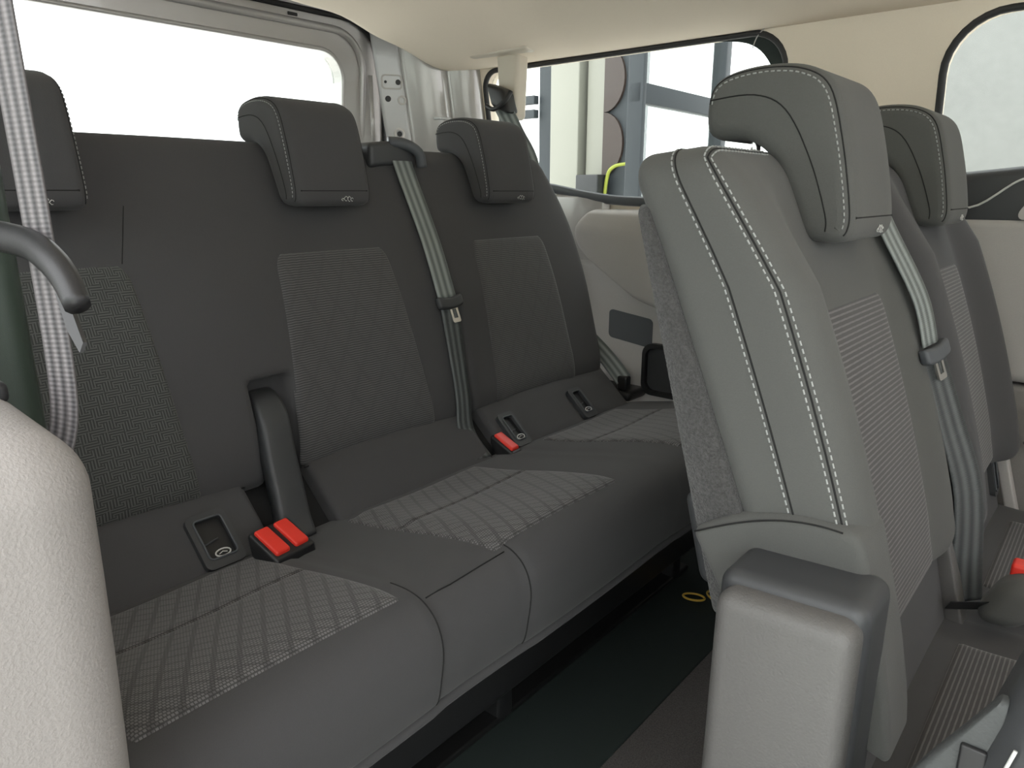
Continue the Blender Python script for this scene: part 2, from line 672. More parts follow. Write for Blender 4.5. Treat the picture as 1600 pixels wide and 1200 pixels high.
# far side wall: leans in above the waist line
def wy(z):
    return 1.70 - max(0.0, z - 0.88) * 0.16


def farplace(u, v, d):
    return (u, wy(v) + d, v)


wall = empty('wall_left', (-0.5, 1.70, 0), 'far side wall of the van with grey and cream trim', 'wall', kind='structure')
H2 = rrect_loop(-1.520, -0.640, 0.880, 1.236, (0.05, 0.06, 0.075, 0.05))
O2 = rrect_loop(-1.545, -0.490, 0.780, 1.262, 0.001)
mesh('quarter_window_surround', *frame_vf(O2, H2, farplace, 0.05), 'cream', wall, smooth=False)
H3 = rrect_loop(-0.338, 0.520, 0.915, 1.218, (0.03, 0.06, 0.09, 0.10))
O3 = rrect_loop(-0.490, 0.620, 0.780, 1.262, 0.001)
mesh('door_pillar_surround', *frame_vf(O3, H3, farplace, 0.05), 'cream', wall, smooth=False)
box('lower_panel', (-1.80, 1.70, 0.0), (0.80, 1.75, 0.80), 'grey', wall, r=0.006)
# thin seam and clip cover on the cream pillar
tube('trim_seam', spline([(-0.715, wy(1.20) - 0.001, 1.205), (-0.70, wy(1.235) - 0.001, 1.232), (-0.66, 1.63, 1.252), (-0.60, 1.612, 1.265)], 12), 0.0012, 'grey', wall)
o = mesh('clip_cover', *plate_vf(rrect_loop(-0.545, -0.49, 1.168, 1.186, 0.004, 3), lambda u, v, d: (u, wy(v) - 0.0015 + d, v), 0.003), 'cream', wall, smooth=False)

# window panes with their rubber seals
for nm, H, lab in (('window_2', H2, 'far rear side window looking out at the hall'), ('window_3', H3, 'far sliding door window with a rounded front corner')):
    w = empty(nm, (sum(p[0] for p in H) / len(H), wy(0.9) + 0.04, 0.9), lab, 'window', kind='structure')
    mesh('pane', *plate_vf(H, lambda u, v, d: (u, wy(v) + 0.030 + d, v), 0.004), 'glass', w, smooth=False)
    tube('seal', [(u, wy(v) + 0.004, v) for u, v in H], 0.0075, 'rubber', w, 8, True)
# painted reveal that shows at the rounded upper corner of the rear side window
V, F = [], []
lp = spline([(-0.86, 1.238), (-0.74, 1.222), (-0.685, 1.175), (-0.668, 1.10)], 18)
lp2 = spline([(-0.86, 1.245), (-0.70, 1.243), (-0.648, 1.19), (-0.64, 1.10)], 18)
for a, b in zip(lp, lp2):
    V += [(a[0], wy(a[1]) + 0.026, a[1]), (b[0], wy(b[1]) + 0.020, b[1])]
n_ = len(V)
V += [(p[0], p[1] + 0.003, p[2]) for p in V]
F = []
for i in range(0, n_ - 2, 2):
    F.append((i, i + 1, i + 3, i + 2))
    F.append((n_ + i, n_ + i + 2, n_ + i + 3, n_ + i + 1))
    F.append((i, i + 2, n_ + i + 2, n_ + i))
    F.append((i + 1, n_ + i + 1, n_ + i + 3, i + 3))
fix_normals(mesh('glass_edge_band', V, F, 'mat', wall, smooth=False))

# dark waist sill under the rear side window
tube('window_sill', spline([(-1.50, 1.675, 0.935), (-1.30, 1.675, 0.912), (-1.15, 1.672, 0.888), (-1.0, 1.668, 0.876), (-0.6, 1.668, 0.872)], 24), 0.009, 'slate', wall, 8, flat=1.4)
# grey quarter trim: painted cheek, padded upper bulge, lower panel with its pocket covers
box('painted_cheek', (-1.50, 1.665, 0.50), (-1.10, 1.70, 0.895), 'paint', wall, r=0.012)


def bulge(p):
    x, y, z = p
    f = max(0.0, min(1.0, (x + 1.17) / 0.30))
    zlow = 0.70 - 0.10 * (f ** 0.8)
    t = (z - 0.60) / (0.855 - 0.60)
    z2 = zlow + (0.855 - zlow) * t
    x2 = x - (0.0 if t < 0.85 else 0) + (t - 0.62) ** 2 * 0.28 * max(0, 1 - (x + 1.17) / 0.2)
    y2 = y + (0.020 * max(0, (t - 0.72) / 0.28) if y < 1.66 else 0)
    return np.array([x2, y2, z2])


box('padded_panel', (-1.17, 1.615, 0.60), (-0.46, 1.70, 0.855), 'grey', wall, r=0.020, k=4, n=(24, 2, 12), deform=bulge)
box('lower_trim', (-1.22, 1.655, 0.02), (-0.44, 1.705, 0.72), 'grey', wall, r=0.02, k=4, n=(2, 1, 2))
mesh('pocket_cover', *plate_vf(rrect_loop(-1.065, -0.93, 0.515, 0.592, 0.012, 4), lambda u, v, d: (u, 1.652 + d, v - (u + 1.065) * 0.12), 0.01), 'slate', wall, smooth=False)
fr_o, fr_i = rrect_loop(-0.95, -0.80, 0.375, 0.515, 0.03, 6), rrect_loop(-0.94, -0.81, 0.387, 0.503, 0.024, 6)
mesh('cup_holder_frame', *frame_vf(fr_o, fr_i, lambda u, v, d: (u, 1.640 + d, v), 0.02), 'black', wall, smooth=False)
mesh('cup_holder_well', *plate_vf(fr_i, lambda u, v, d: (u, 1.6545 + d, v), 0.003), 'darkgrey', wall, smooth=False)
box('anchor_foot', (-1.12, 1.568, 0.365), (-0.94, 1.66, 0.392), 'black', wall, r=0.012, k=3)

# sliding door trim panel on the far side, seen at the right
dr = empty('door_2', (0.1, 1.68, 0.0), 'far sliding door trim, black above and pale grey below', 'door', kind='structure')
box('door_panel_upper', (-0.40, 1.635, 0.545), (0.70, 1.70, 0.855), 'grey', dr, r=0.02, k=4)
box('door_panel_lower', (-0.42, 1.645, 0.05), (0.70, 1.70, 0.540), 'warmgrey', dr, r=0.012, k=3)
box('door_top_trim', (-0.345, 1.640, 0.835), (0.70, 1.70, 0.930), 'darkgrey', dr, r=0.018, k=4, n=(6, 1, 1), deform=lambda p: np.array([p[0], p[1], p[2] + 0.10 * max(0, p[0] + 0.34) * (1 if p[2] > 0.88 else 0.0)]))
tube('chrome_strip', spline([(-0.285, 1.634, 0.868), (-0.24, 1.634, 0.876), (-0.19, 1.634, 0.915), (-0.17, 1.636, 0.925)], 12), 0.0022, 'print', dr)
fo, fi = rrect_loop(-0.165, 0.03, 0.850, 0.920, 0.02, 6), rrect_loop(-0.155, 0.022, 0.858, 0.912, 0.016, 6)
mesh('handle_bezel', *frame_vf(fo, fi, lambda u, v, d: (u + (v - 0.88) * 0.6, 1.634 + d, v), 0.012), 'grey', dr, smooth=False)
mesh('handle_recess', *plate_vf(fi, lambda u, v, d: (u + (v - 0.88) * 0.6, 1.637 + d, v), 0.004), 'black', dr, smooth=False)

# painted far rear pillar with its stamped holes
pil = empty('trim_1', (-1.62, 1.55, 0.3), 'bare painted metal pillar with stamped bolt holes beside the tailgate', 'pillar', kind='structure')


def pillar_strip(name, A, B, mat, thick=0.02, z0=0.3, z1=1.39, bow=0.0):
    A, B = np.array(A), np.array(B)
    t = (B - A)
    L = np.linalg.norm(t)
    nrm = np.array([t[1], -t[0]]) / L
    if nrm @ (np.array([-0.9, 0.6]) - A) < 0:
        nrm = -nrm
    V, F = [], []
    N, K = 8, 10
    for s in (0, 1):
        for j in range(K + 1):
            z = z0 + (z1 - z0) * j / K
            inn = max(0, z - 0.88) * 0.16
            for i in range(N + 1):
                f = i / N
                p = A + t * f + nrm * (bow * math.sin(math.pi * f) - s * thick)
                V.append((p[0], p[1] - inn, z))
    m = (N + 1) * (K + 1)
    for j in range(K):
        for i in range(N):
            a = j * (N + 1) + i
            F.append((a, a + 1, a + N + 2, a + N + 1))
            F.append((m + a + N + 1, m + a + N + 2, m + a + 1, m + a))
    for j in range(K):
        for i in (0, N):
            a, b = j * (N + 1) + i, (j + 1) * (N + 1) + i
            F.append((a, b, m + b, m + a))
    for i in range(N):
        for j in (0, K):
            a = j * (N + 1) + i
            F.append((a, a + 1, m + a + 1, m + a))
    return fix_normals(mesh(name, V, F, mat, pil)), (A, t / L, nrm, inn)


PA, PB, PC, PD = (-1.725, 1.475), (-1.685, 1.535), (-1.60, 1.63), (-1.53, 1.70)
pillar_strip('latch_strip', PA, PB, 'primer')
pillar_strip('inner_panel', PB, PC, 'paint', bow=0.012)
pillar_strip('outer_panel', PC, PD, 'paint', bow=0.012)
box('panel_crease', (-1.66, 1.545, 1.105), (-1.60, 1.60, 1.112), 'primer', pil, r=0.002)


def on_strip(A, B, f, z, off=0.001):
    A, B = np.array(A), np.array(B)
    t = B - A
    nrm = np.array([t[1], -t[0]]) / np.linalg.norm(t)
    if nrm @ (np.array([-0.9, 0.6]) - A) < 0:
        nrm = -nrm
    p = A + t * f + nrm * off
    return np.array([p[0], p[1] - max(0, z - 0.88) * 0.16, z]), np.array([t[0], t[1], 0]) / np.linalg.norm(t), np.array([nrm[0], nrm[1], 0])


def disc(name, A, B, f, z, rad, mat, off=0.001, ring=None):
    c, t, nr = on_strip(A, B, f, z, off)
    up = np.array([0, 0, 1.0])
    lp = [(rad * math.cos(2 * math.pi * i / 16), rad * math.sin(2 * math.pi * i / 16)) for i in range(16)]
    if ring:
        li = [(u * ring, v * ring) for u, v in lp]
        return fix_normals(mesh(name, *frame_vf(lp, li, lambda u, v, d: c + t * u + up * v + nr * (0.003 - d), 0.003), mat, pil, smooth=False))
    return fix_normals(mesh(name, *plate_vf(lp, lambda u, v, d: c + t * u + up * v - nr * d, 0.002), mat, pil, smooth=False))


for f, z, rad in ((0.30, 1.205, 0.004), (0.80, 1.205, 0.0075), (0.30, 1.160, 0.0085), (0.55, 1.065, 0.0075), (0.75, 1.005, 0.004)):
    disc('bolt_hole', PA, PB, f, z, rad, 'black')
disc('stamped_ring', PA, PB, 0.85, 1.157, 0.013, 'paint', ring=0.62)
disc('stamped_ring', PA, PB, 0.55, 1.065, 0.017, 'paint', ring=0.6)
c_, t_, n_r = on_strip(PA, PB, 0.55, 1.205)
for a in (-1, 1):
    pass
fix_normals(mesh('stamped_pad', *frame_vf(rrect_loop(-0.030, 0.030, -0.020, 0.020, 0.01, 4), rrect_loop(-0.026, 0.026, -0.016, 0.016, 0.008, 4), lambda u, v, d: c_ + t_ * u + np.array([0, 0, v]) + n_r * (0.0015 - d), 0.002), 'paint', pil, smooth=False))
disc('bolt_hole', PB, PC, 0.78, 1.045, 0.004, 'black', 0.014)
box('side_vent', (-1.625, 1.585, 0.90), (-1.600, 1.625, 1.045), 'black', pil, r=0.006)

# tailgate with the rear window
tg = empty('door_1', (-1.78, 0.83, 0.0), 'silver painted tailgate around the bright rear window', 'tailgate', kind='structure')


def tgp(u, v, d):       # u across (Y), v up; leans forward with height
    return (-1.80 + max(0, v - 0.9) * 0.12 - d, u, v)


HT = rrect_loop(0.33, 1.330, 0.96, 1.272, (0.05, 0.05, 0.075, 0.075), 8)
OT = rrect_loop(0.10, 1.492, 0.20, 1.385, (0.02, 0.02, 0.16, 0.10), 8)
fix_normals(mesh('inner_frame', *frame_vf(OT, HT, tgp, 0.05), 'paint', tg, smooth=False))
mesh('rear_pane', *plate_vf(HT, lambda u, v, d: tgp(u, v, 0.040 + d), 0.004), 'glass', tg, smooth=False)
tube('rear_window_seal', [tgp(u, v, -0.002) for u, v in HT], 0.006, 'paint', tg, 6, True)
RI = rrect_loop(0.26, 1.395, 0.90, 1.325, (0.06, 0.06, 0.10, 0.10), 8)
tube('stamped_rib', [tgp(u, v, -0.004) for u, v in RI], 0.010, 'paint', tg, 8, True)
tube('tailgate_seal', [tgp(u, v, -0.006) for u, v in rrect_loop(0.12, 1.470, 0.30, 1.358, (0.02, 0.02, 0.15, 0.10), 8)], 0.007, 'rubber', tg, 8, True)
for u, v in ((1.425, 1.12), (1.0, 1.350), (1.17, 1.342)):
    p = tgp(u, v, -0.002)
    w_ = 0.005 if v < 1.2 else 0.014
    box('clip_hole', (p[0] - 0.002, u - w_, v - 0.004), (p[0] + 0.002, u + w_, v + 0.004), 'black', tg, r=0.0015)
tube('gas_strut', [(-1.735, 1.405, 0.98), (-1.735, 1.405, 1.22)], 0.006, 'paint', tg, 8)

# near side: grey quarter trim post in the left foreground, pillar behind it
tr = empty('trim_2', (-0.5, 0.06, 0.0), 'pale warm grey plastic trim post in the left foreground', 'trim', kind='structure')


def postdef(p):
    x, y, z = p
    if z > 0.70:
        z = z - (x + 0.40) * 0.16 * -1.0 * 0.0 + max(0, (-0.36 - x)) * 0.05
    x = x + 0.05 * math.sin(max(0, min(1, (z - 0.35) / 0.45)) * math.pi * 0.5) - 0.05
    return np.array([x, y, z])


box('post_body', (-0.70, -0.12, 0.0), (-0.322, 0.108, 0.804), 'warmgrey', tr, r=0.034, k=6, n=(4, 3, 16), deform=postdef)
box('belt_slot', (-0.50, 0.05, 0.796), (-0.42, 0.100, 0.808), 'black', tr, r=0.004)
p2 = box('trim_3', (-0.66, 0.03, 0.70), (-0.60, 0.166, 1.30), 'green', r=0.02, k=4)
tag(p2, 'dark green pillar behind the belt at the left edge', 'pillar', kind='structure')
wr = empty('wall_right', (-1.2, -0.04, 0.0), 'near side wall of the van beside the rear bench', 'wall', kind='structure')
HN = rrect_loop(-1.52, -0.74, 0.86, 1.236, 0.06)
ON = rrect_loop(-1.80, -0.64, 0.0, 1.33, 0.001)
fix_normals(mesh('near_panel', *frame_vf(ON, HN, lambda u, v, d: (u, 0.0 - d, v), 0.08), 'grey', wr, smooth=False))
wn = tag(mesh('window_1', *plate_vf(HN, lambda u, v, d: (u, -0.04 - d, v), 0.004), 'glass', smooth=False), 'near rear side window of the van', 'window', kind='structure')

# ------------------------------------------------------------------ headrests, shared by both rows
HRP = spline([(-0.166, 0.122), (-0.165, 0.158), (-0.147, 0.176), (-0.105, 0.183), (-0.060, 0.178), (-0.030, 0.157), (-0.012, 0.105),
              (0.002, 0.040), (0.003, 0.014), (-0.006, 0.002), (-0.026, 0.000), (-0.048, 0.008), (-0.066, 0.045), (-0.086, 0.084), (-0.116, 0.106), (-0.150, 0.108)], 96, True)
HRW = 0.082


def hr_mesh(name, V, F, mat):
    V = np.array([tuple(v) for v in V])
    me = bpy.data.meshes.new(name)
    me.from_pydata([tuple(v) for v in V], [], F)
    me.materials.append(M[mat])
    me.polygons.foreach_set('use_smooth', [len(p.vertices) < 12 for p in me.polygons])
    return me


HR = {}
HR['pad'] = hr_mesh('headrest', *extrude_profile(HRP, -HRW, HRW, 0.016, 5, 6), 'fabric')
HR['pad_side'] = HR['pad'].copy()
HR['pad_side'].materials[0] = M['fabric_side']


def hr_line(y, off, i0, i1, d=0.0):
    P = [np.array(p) for p in HRP]
    area = sum(P[i - 1][0] * P[i][1] - P[i][0] * P[i - 1][1] for i in range(len(P)))
    if area < 0:
        P = P[::-1]
    Q = offset2d(P, off)
    n = len(Q)
    # pick points by arc fraction
    return [np.array([q[0], y, q[1]]) for q in Q]


def ring_between(pts, cond):
    return [p for p in pts if cond(p)]


# seams: one halfway down each cheek, one along the front edge
cheek = spline([(-0.160, -HRW - 0.0004, 0.150), (-0.110, -HRW - 0.0004, 0.152), (-0.075, -HRW - 0.0004, 0.135), (-0.045, -HRW - 0.0004, 0.085), (-0.024, -HRW - 0.0004, 0.030), (-0.022, -HRW - 0.0004, 0.012)], 30)
def hr_edge(y_off, inset, out):
    """line along the rounded near edge of the headrest, from the back of the arm over the top to the chin"""
    n = len(HRP)
    res = []
    for q in range(4, 53):
        t = HRP[(q + 1) % n] - HRP[q - 1]
        t = t / np.linalg.norm(t)
        nr = np.array([-t[1], t[0]])            # the loop runs clockwise, so this points outwards
        p = HRP[q] - nr * (inset - out)
        res.append(np.array([p[0], -HRW + y_off, p[1]]))
    return res


front = hr_edge(0.016 * 0.293, 0.016 * 0.293, 0.0)
HR['seam'] = hr_mesh('cheek_seam', *merge(tube_vf(cheek, 0.0007, 4), tube_vf([(p[0], -p[1], p[2]) for p in cheek], 0.0007, 4), tube_vf(front, 0.0009, 4), tube_vf([(p[0], -p[1], p[2]) for p in front], 0.0009, 4),
                                          tube_vf([(0.0033, y, 0.026) for y in np.linspace(-HRW + 0.012, HRW - 0.012, 8)], 0.0012, 4)), 'seam')


def dash_vf(path, step, fill, rad):
    out = []
    d = [0.0]
    for a, b in zip(path[:-1], path[1:]):
        d.append(d[-1] + np.linalg.norm(np.array(b) - np.array(a)))
    s = 0.0

    def at(q):
        for i in range(len(d) - 1):
            if q <= d[i + 1]:
                f = (q - d[i]) / max(1e-9, d[i + 1] - d[i])
                return np.array(path[i]) * (1 - f) + np.array(path[i + 1]) * f
        return np.array(path[-1])
    while s + step * fill < d[-1]:
        out.append(tube_vf([at(s), at(s + step * fill)], rad, 4))
        s += step
    return merge(*out)


fs = hr_edge(0.0012, 0.016 * 0.62, 0.0010)
HR['stitch'] = hr_mesh('stitching', *merge(dash_vf(fs, 0.0065, 0.6, 0.0008), dash_vf([(p[0], -p[1], p[2]) for p in fs], 0.0065, 0.6, 0.0008)), 'stitch')
# little woven tag with its silver marks on the bottom edge
mk = []
for (y, z, w, h) in ((0.014, 0.011, 0.0025, 0.002), (0.021, 0.0125, 0.0045, 0.004), (0.028, 0.012, 0.0035, 0.0045), (0.034, 0.011, 0.003, 0.003)):
    pts = [(0.0042, y + w * math.cos(a), z + h * math.sin(a) * (1 if math.cos(a) > -0.4 else 0.4)) for a in np.linspace(0.3, 5.2, 9)]
    mk.append(tube_vf(pts, 0.0006, 4))
HR['tag'] = hr_mesh('woven_tag', *merge(*mk), 'print')
HR['post'] = hr_mesh('post', *tube_vf([(-0.115, 0, 0.06), (-0.115, 0, 0.14)], 0.0055, 10), 'chrome')
HR['collar'] = hr_mesh('post_collar', *tube_vf([(-0.115, 0, 0.077), (-0.115, 0, 0.081), (-0.115, 0, 0.091), (-0.115, 0, 0.094)], lambda t: 0.017 if 0.2 < t < 0.8 else 0.013, 12), 'grey')


def headrest(parent, x, y, z, side=False, postdrop=0.0):
    base = np.array([x, y, z]) - np.array(world_loc(parent))
    def ob(name, me, par, loc):
        o = bpy.data.objects.new(name, me)
        COL.objects.link(o)
        o.parent = par
        o.location = tuple(loc)
        return o
    h = ob('headrest', HR['pad_side'] if side else HR['pad'], parent, base)
    ob('cheek_seam', HR['seam'], h, (0, 0, 0))
    tag(ob('stitching', HR['stitch'], h, (0, 0, 0)), kind='stuff')
    tag(ob('woven_tag', HR['tag'], h, (0, 0, 0)), 'tiny silver printed mark')
    for s in (-0.055, 0.055):
        ob('post', HR['post'], h, (0, s, 0))
        ob('post_collar', HR['collar'], h, (0, s, postdrop))
    return h


# ------------------------------------------------------------------ third row bench
bench = empty('rear_bench', (-0.85, 0.82, 0.0), 'three-place charcoal cloth rear bench below the rear window', 'bench seat')
SEATS3 = (0.305, 0.785, 1.268)        # seat centres across the bench


def xf3(y, z):
    """front face of the third row backrests"""
    t = (z - 0.46) / 0.52
    x = -0.985 - 0.195 * t
    x += 0.018 * math.sin(math.pi * min(1, max(0, t))) ** 2 * (1 if t < 0.5 else 1)
    if t < 0.12:
        x -= 0.9 * (0.12 - t) ** 2
    for c in SEATS3:
        d = (y - c) / 0.235
        if abs(d) < 1:
            x -= 0.010 * math.cos(d * math.pi / 2) ** 2
    return x


def rec(y, z):
    """recess for the buckle strap in the double backrest"""
    if 0.558 < y < 0.640 and z < 0.612:
        e = min((y - 0.558) / 0.012, (0.640 - y) / 0.012, (0.612 - z) / 0.012, 1)
        return 0.050 * max(0, e)
    return 0.0


def back3(p, th=0.15):
    x, y, z = p
    f = (x + th) / th
    return np.array([xf3(y, z) + x * (1.0 - 0.25 * max(0, (z - 0.5) / 0.5)) - (rec(y, z) if f > 0.5 else 0), y, z])


bd = box('backrest', (-0.15, 0.075, 0.435), (0, 1.028, 0.985), 'fabric', bench, r=0.028, k=4, n=(2, 120, 60), deform=back3)
tag(bd, 'double backrest of the near and middle seats')
bs = box('backrest', (-0.15, 1.040, 0.435), (0, 1.535, 0.985), 'fabric', bench, r=0.030, k=5, n=(2, 40, 50),
         deform=lambda p: back3(np.array([p[0], p[1] - 0.050 * max(0, (p[2] - 0.80) / 0.185) ** 2 * (1 if p[1] > 1.4 else 0), p[2]])))
tag(bs, 'single backrest of the far seat')


def ins3(c, wt, wb, z0, z1):
    def fn(a, b):
        z = z0 + (z1 - z0) * (b + 1) / 2
        w = (wb + (wt - wb) * (b + 1) / 2) / 2
        y = c + a * w + 0.004 * (b + 1)
        return np.array([xf3(y, z), y, z])
    return fn


for c, par, mat, wt, wb in ((SEATS3[0], bd, 'herring', 0.235, 0.300), (SEATS3[1], bd, 'ribbed', 0.225, 0.300), (SEATS3[2], bs, 'ribbed', 0.235, 0.285)):
    patch('backrest_insert', ins3(c - 0.006, wt + 0.012, wb + 0.01, 0.455, 0.800), (0.27, 0.36), mat, par, 0.0035, 0.004, 24, 30, (0.05, 0.16), (1, 0, 0.3))
# seam running down from the near headrest
tube('backrest_seam', [np.array([xf3(y, z) + 0.0006, y, z]) for y, z in [(0.452 - 0.027 * f, 0.880 - 0.080 * f) for f in np.linspace(0, 1, 14)]], 0.0006, 'seam', bd, 4)
tube('backrest_piping', [np.array([xf3(y, 0.452) + 0.001, y, 0.452]) for y in np.linspace(0.11, 0.52, 24)], 0.0015, 'seam', bd, 4)
tube('backrest_piping', [np.array([xf3(y, 0.452) + 0.001, y, 0.452]) for y in np.linspace(0.63, 1.01, 24)], 0.0015, 'seam', bd, 4)

# lower backrest strip behind the cushion, carrying the child seat anchors
STRIP_A, STRIP_B = np.array([-0.905, 0.370]), np.array([-1.005, 0.462])


def strip3(p):
    x, y, z = p
    t = (z - 0.0) / 1.0
    q = STRIP_A + (STRIP_B - STRIP_A) * t
    nrm = np.array([0.68, 0.73])
    q = q + nrm * x
    return np.array([q[0], y, q[1]])


box('lower_back_strip', (-0.06, 0.080, 0.0), (0.0, 0.520, 1.0), 'fabric', bench, r=0.012, k=3, n=(1, 10, 4), deform=strip3)
box('lower_back_strip', (-0.06, 0.635, 0.0), (0.0, 1.015, 1.0), 'fabric', bench, r=0.012, k=3, n=(1, 10, 4), deform=strip3)
box('lower_back_strip', (-0.06, 1.055, 0.0), (0.0, 1.530, 1.0), 'fabric', bench, r=0.012, k=3, n=(1, 10, 4), deform=strip3)
box('lower_back_core', (-0.10, 0.080, -0.2), (-0.03, 1.530, 1.0), 'seam', bench, r=0.01, k=2, n=(1, 10, 4), deform=strip3)


def stripplace(yc, tc, off=0.0, lean=0.0):
    t = (STRIP_B - STRIP_A) / np.linalg.norm(STRIP_B - STRIP_A)
    nrm = np.array([0.68, 0.73])
    c = STRIP_A + (STRIP_B - STRIP_A) * tc

    def f(u, v, d):
        q = c + t * v + nrm * (off - d)
        return (q[0], yc + u + lean * v, q[1])
    return f


def isofix(yc, tc, w, h, off=0.010):
    pl = stripplace(yc, tc, off)
    fo, fi = rrect_loop(-w / 2, w / 2, -h / 2, h / 2, 0.010, 5), rrect_loop(-w / 2 + 0.0095, w / 2 - 0.0085, -h / 2 + 0.014, h / 2 - 0.010, 0.006, 5)
    b = fix_normals(mesh('anchor_bezel', *frame_vf(fo, fi, pl, 0.02), 'darkgrey', bench, smooth=False))
    tube('bezel_lip', [pl(u, v, -0.001) for u, v in fi], 0.0016, 'slate', b, 6, True)
    mesh('anchor_well', *plate_vf(fi, lambda u, v, d: pl(u, v, 0.0075 + d), 0.004), 'black', b, smooth=False)
    tube('anchor_wire', [pl(-w / 2 + 0.012, -0.004, 0.003), pl(w * 0.08, 0.0, 0.003)], 0.0014, 'darkgrey', b)
    tube('oval_mark', [pl(0.0 + 0.011 * math.cos(a), -h / 2 + 0.020 + 0.0055 * math.sin(a), -0.001) for a in np.linspace(0, 2 * math.pi, 17)[:-1]], 0.0012, 'print', b, 5, True)
    tube('oval_mark_bar', [pl(-0.006, -h / 2 + 0.019, -0.001), pl(0.0, -h / 2 + 0.0215, -0.001), pl(0.006, -h / 2 + 0.019, -0.001)], 0.0009, 'print', b, 4)
    return b


isofix(0.438, 0.42, 0.060, 0.088)
box('lower_back_core', (-1.16, 0.09, 0.30), (-1.03, 1.52, 0.445), 'seam', bench, r=0.01)
isofix(1.104, 0.40, 0.050, 0.084)
isofix(1.357, 0.42, 0.050, 0.084)

# cushion
CU_Y0, CU_Y1 = 0.075, 1.560
CUP = spline([(-0.950, 0.365), (-0.90, 0.384), (-0.80, 0.404), (-0.68, 0.430), (-0.59, 0.443), (-0.548, 0.430), (-0.530, 0.395), (-0.534, 0.345), (-0.545, 0.306), (-0.575, 0.296), (-0.75, 0.292), (-0.94, 0.292), (-0.955, 0.325)], 110, True)


def cush_dz(x, y):
    d = 0.0
    for c in SEATS3:
        e = (y - c) / 0.24
        if abs(e) < 1:
            d += 0.006 * math.cos(e * math.pi / 2) - 0.010 * math.exp(-((x + 0.82) / 0.12) ** 2 - (e / 0.5) ** 2)
    for yy, wd, dp in ((0.50, 0.006, 0.003), (0.655, 0.006, 0.003), (1.075, 0.006, 0.003)):
        d -= dp * math.exp(-((y - yy) / wd) ** 2)
    if 0.50 < y < 0.655:
        d -= 0.004
    return d


def cush(p):
    x, y, z = p
    top = max(0.0, min(1.0, (z - 0.33) / 0.06))
    front = max(0.0, min(1.0, (x + 0.60) / 0.06))
    d = cush_dz(x, y)
    return np.array([x + d * front * 0.8, y, z + d * top])


V, F = extrude_profile(CUP, CU_Y0, CU_Y1, 0.022, 4, 120, cush)
cu = mesh('cushion', V, F, 'fabric', bench)
fix_normals(cu)


def cu_top(x, y):
    best = None
    P = CUP
    z = None
    for i in range(len(P)):
        a, b = P[i - 1], P[i]
        if (a[0] - x) * (b[0] - x) <= 0 and abs(a[0] - b[0]) > 1e-9:
            f = (x - a[0]) / (b[0] - a[0])
            zz = a[1] + (b[1] - a[1]) * f
            z = zz if z is None else max(z, zz)
    return (z if z is not None else 0.44) + cush_dz(x, y)


def ins_cu(c, w, xa, xb):
    def fn(a, b):
        x = xa + (xb - xa) * (b + 1) / 2
        y = c + a * w / 2
        return np.array([x, y, cu_top(x, y)])
    return fn


for c, w in ((SEATS3[0] + 0.02, 0.300), (SEATS3[1] + 0.0, 0.305), (SEATS3[2] + 0.02, 0.29)):
    p = patch('cushion_insert', ins_cu(c, w, -0.895, -0.770), (w, 0.125), 'quilt', cu, 0.0040, 0.004, 16, 12, (0.04, 0.04), (0.2, 0, 1))
    p = patch('cushion_insert', ins_cu(c, w, -0.768, -0.575), (w, 0.193), 'quilt', cu, 0.0040, 0.004, 16, 14, (0.04, 0.04), (0.1, 0, 1))


def front_path(y, off=0.0008):
    P = [np.array(p) for p in CUP]
    out = []
    for p in P:
        if p[0] > -0.63 and p[1] > 0.298:
            q = cush(np.array([p[0], y, p[1]]))
            cdir = np.array([p[0] + 0.70, 0, p[1] - 0.34])
            out.append(q + cdir / np.linalg.norm(cdir) * off)
    return out


for y in (0.495, 0.655, 1.075):
    tube('cushion_seam', front_path(y, 0.0003), 0.0010, 'seam', cu, 5)
tube('cushion_seam', [np.array([-0.567, y, cu_top(-0.567, y) + 0.0005]) for y in np.linspace(0.505, 0.645, 8)], 0.0009, 'seam', cu, 5)
# hem lip under the front edge
tube('hem', [np.array([-0.5465 + cush_dz(-0.54, y) * 0.6, y, 0.300]) for y in np.linspace(0.09, 1.545, 60)], 0.0075, 'fabric', cu, 8)

# base under the cushion, mostly in shade
box('base_frame', (-0.93, 0.14, 0.10), (-0.66, 1.50, 0.285), 'black', bench, r=0.01)
for y in (0.20, 0.80, 1.42):
    box('leg', (-0.90, y - 0.02, 0.006), (-0.70, y + 0.02, 0.12), 'black', bench, r=0.006)
box('floor_rail', (-1.0, 0.16, 0.006), (-0.70, 1.48, 0.020), 'steel', bench, r=0.004)
for c in SEATS3:
    headrest(bench, -1.086, c + 0.002, 0.876)

# strap sleeve rising out of the recess between near and middle seat
sl = spline([(-1.075, 0.575), (-1.040, 0.572), (-1.005, 0.548), (-0.982, 0.500), (-0.955, 0.450), (-0.930, 0.405), (-0.905, 0.380)], 24)
V, F, K = [], [], 8
for i, q in enumerate(sl):
    t = sl[min(i + 1, len(sl) - 1)] - sl[max(i - 1, 0)]
    t /= np.linalg.norm(t)
    nr = np.array([-t[1], t[0]])
    if nr[0] < 0:
        nr = -nr
    f = i / (len(sl) - 1)
    for k in range(K + 1):
        a = math.pi * k / K
        y = 0.600 - 0.046 * f - (0.024 + 0.004 * f) * math.cos(a)
        q2 = q + nr * (0.008 * math.sin(a) ** 0.4)
        V.append((q2[0], y, q2[1]))
    V.append((q[0] - nr[0] * 0.02, 0.600 - 0.046 * f + 0.026, q[1] - nr[1] * 0.02))
    V.append((q[0] - nr[0] * 0.02, 0.600 - 0.046 * f - 0.026, q[1] - nr[1] * 0.02))
m = K + 3
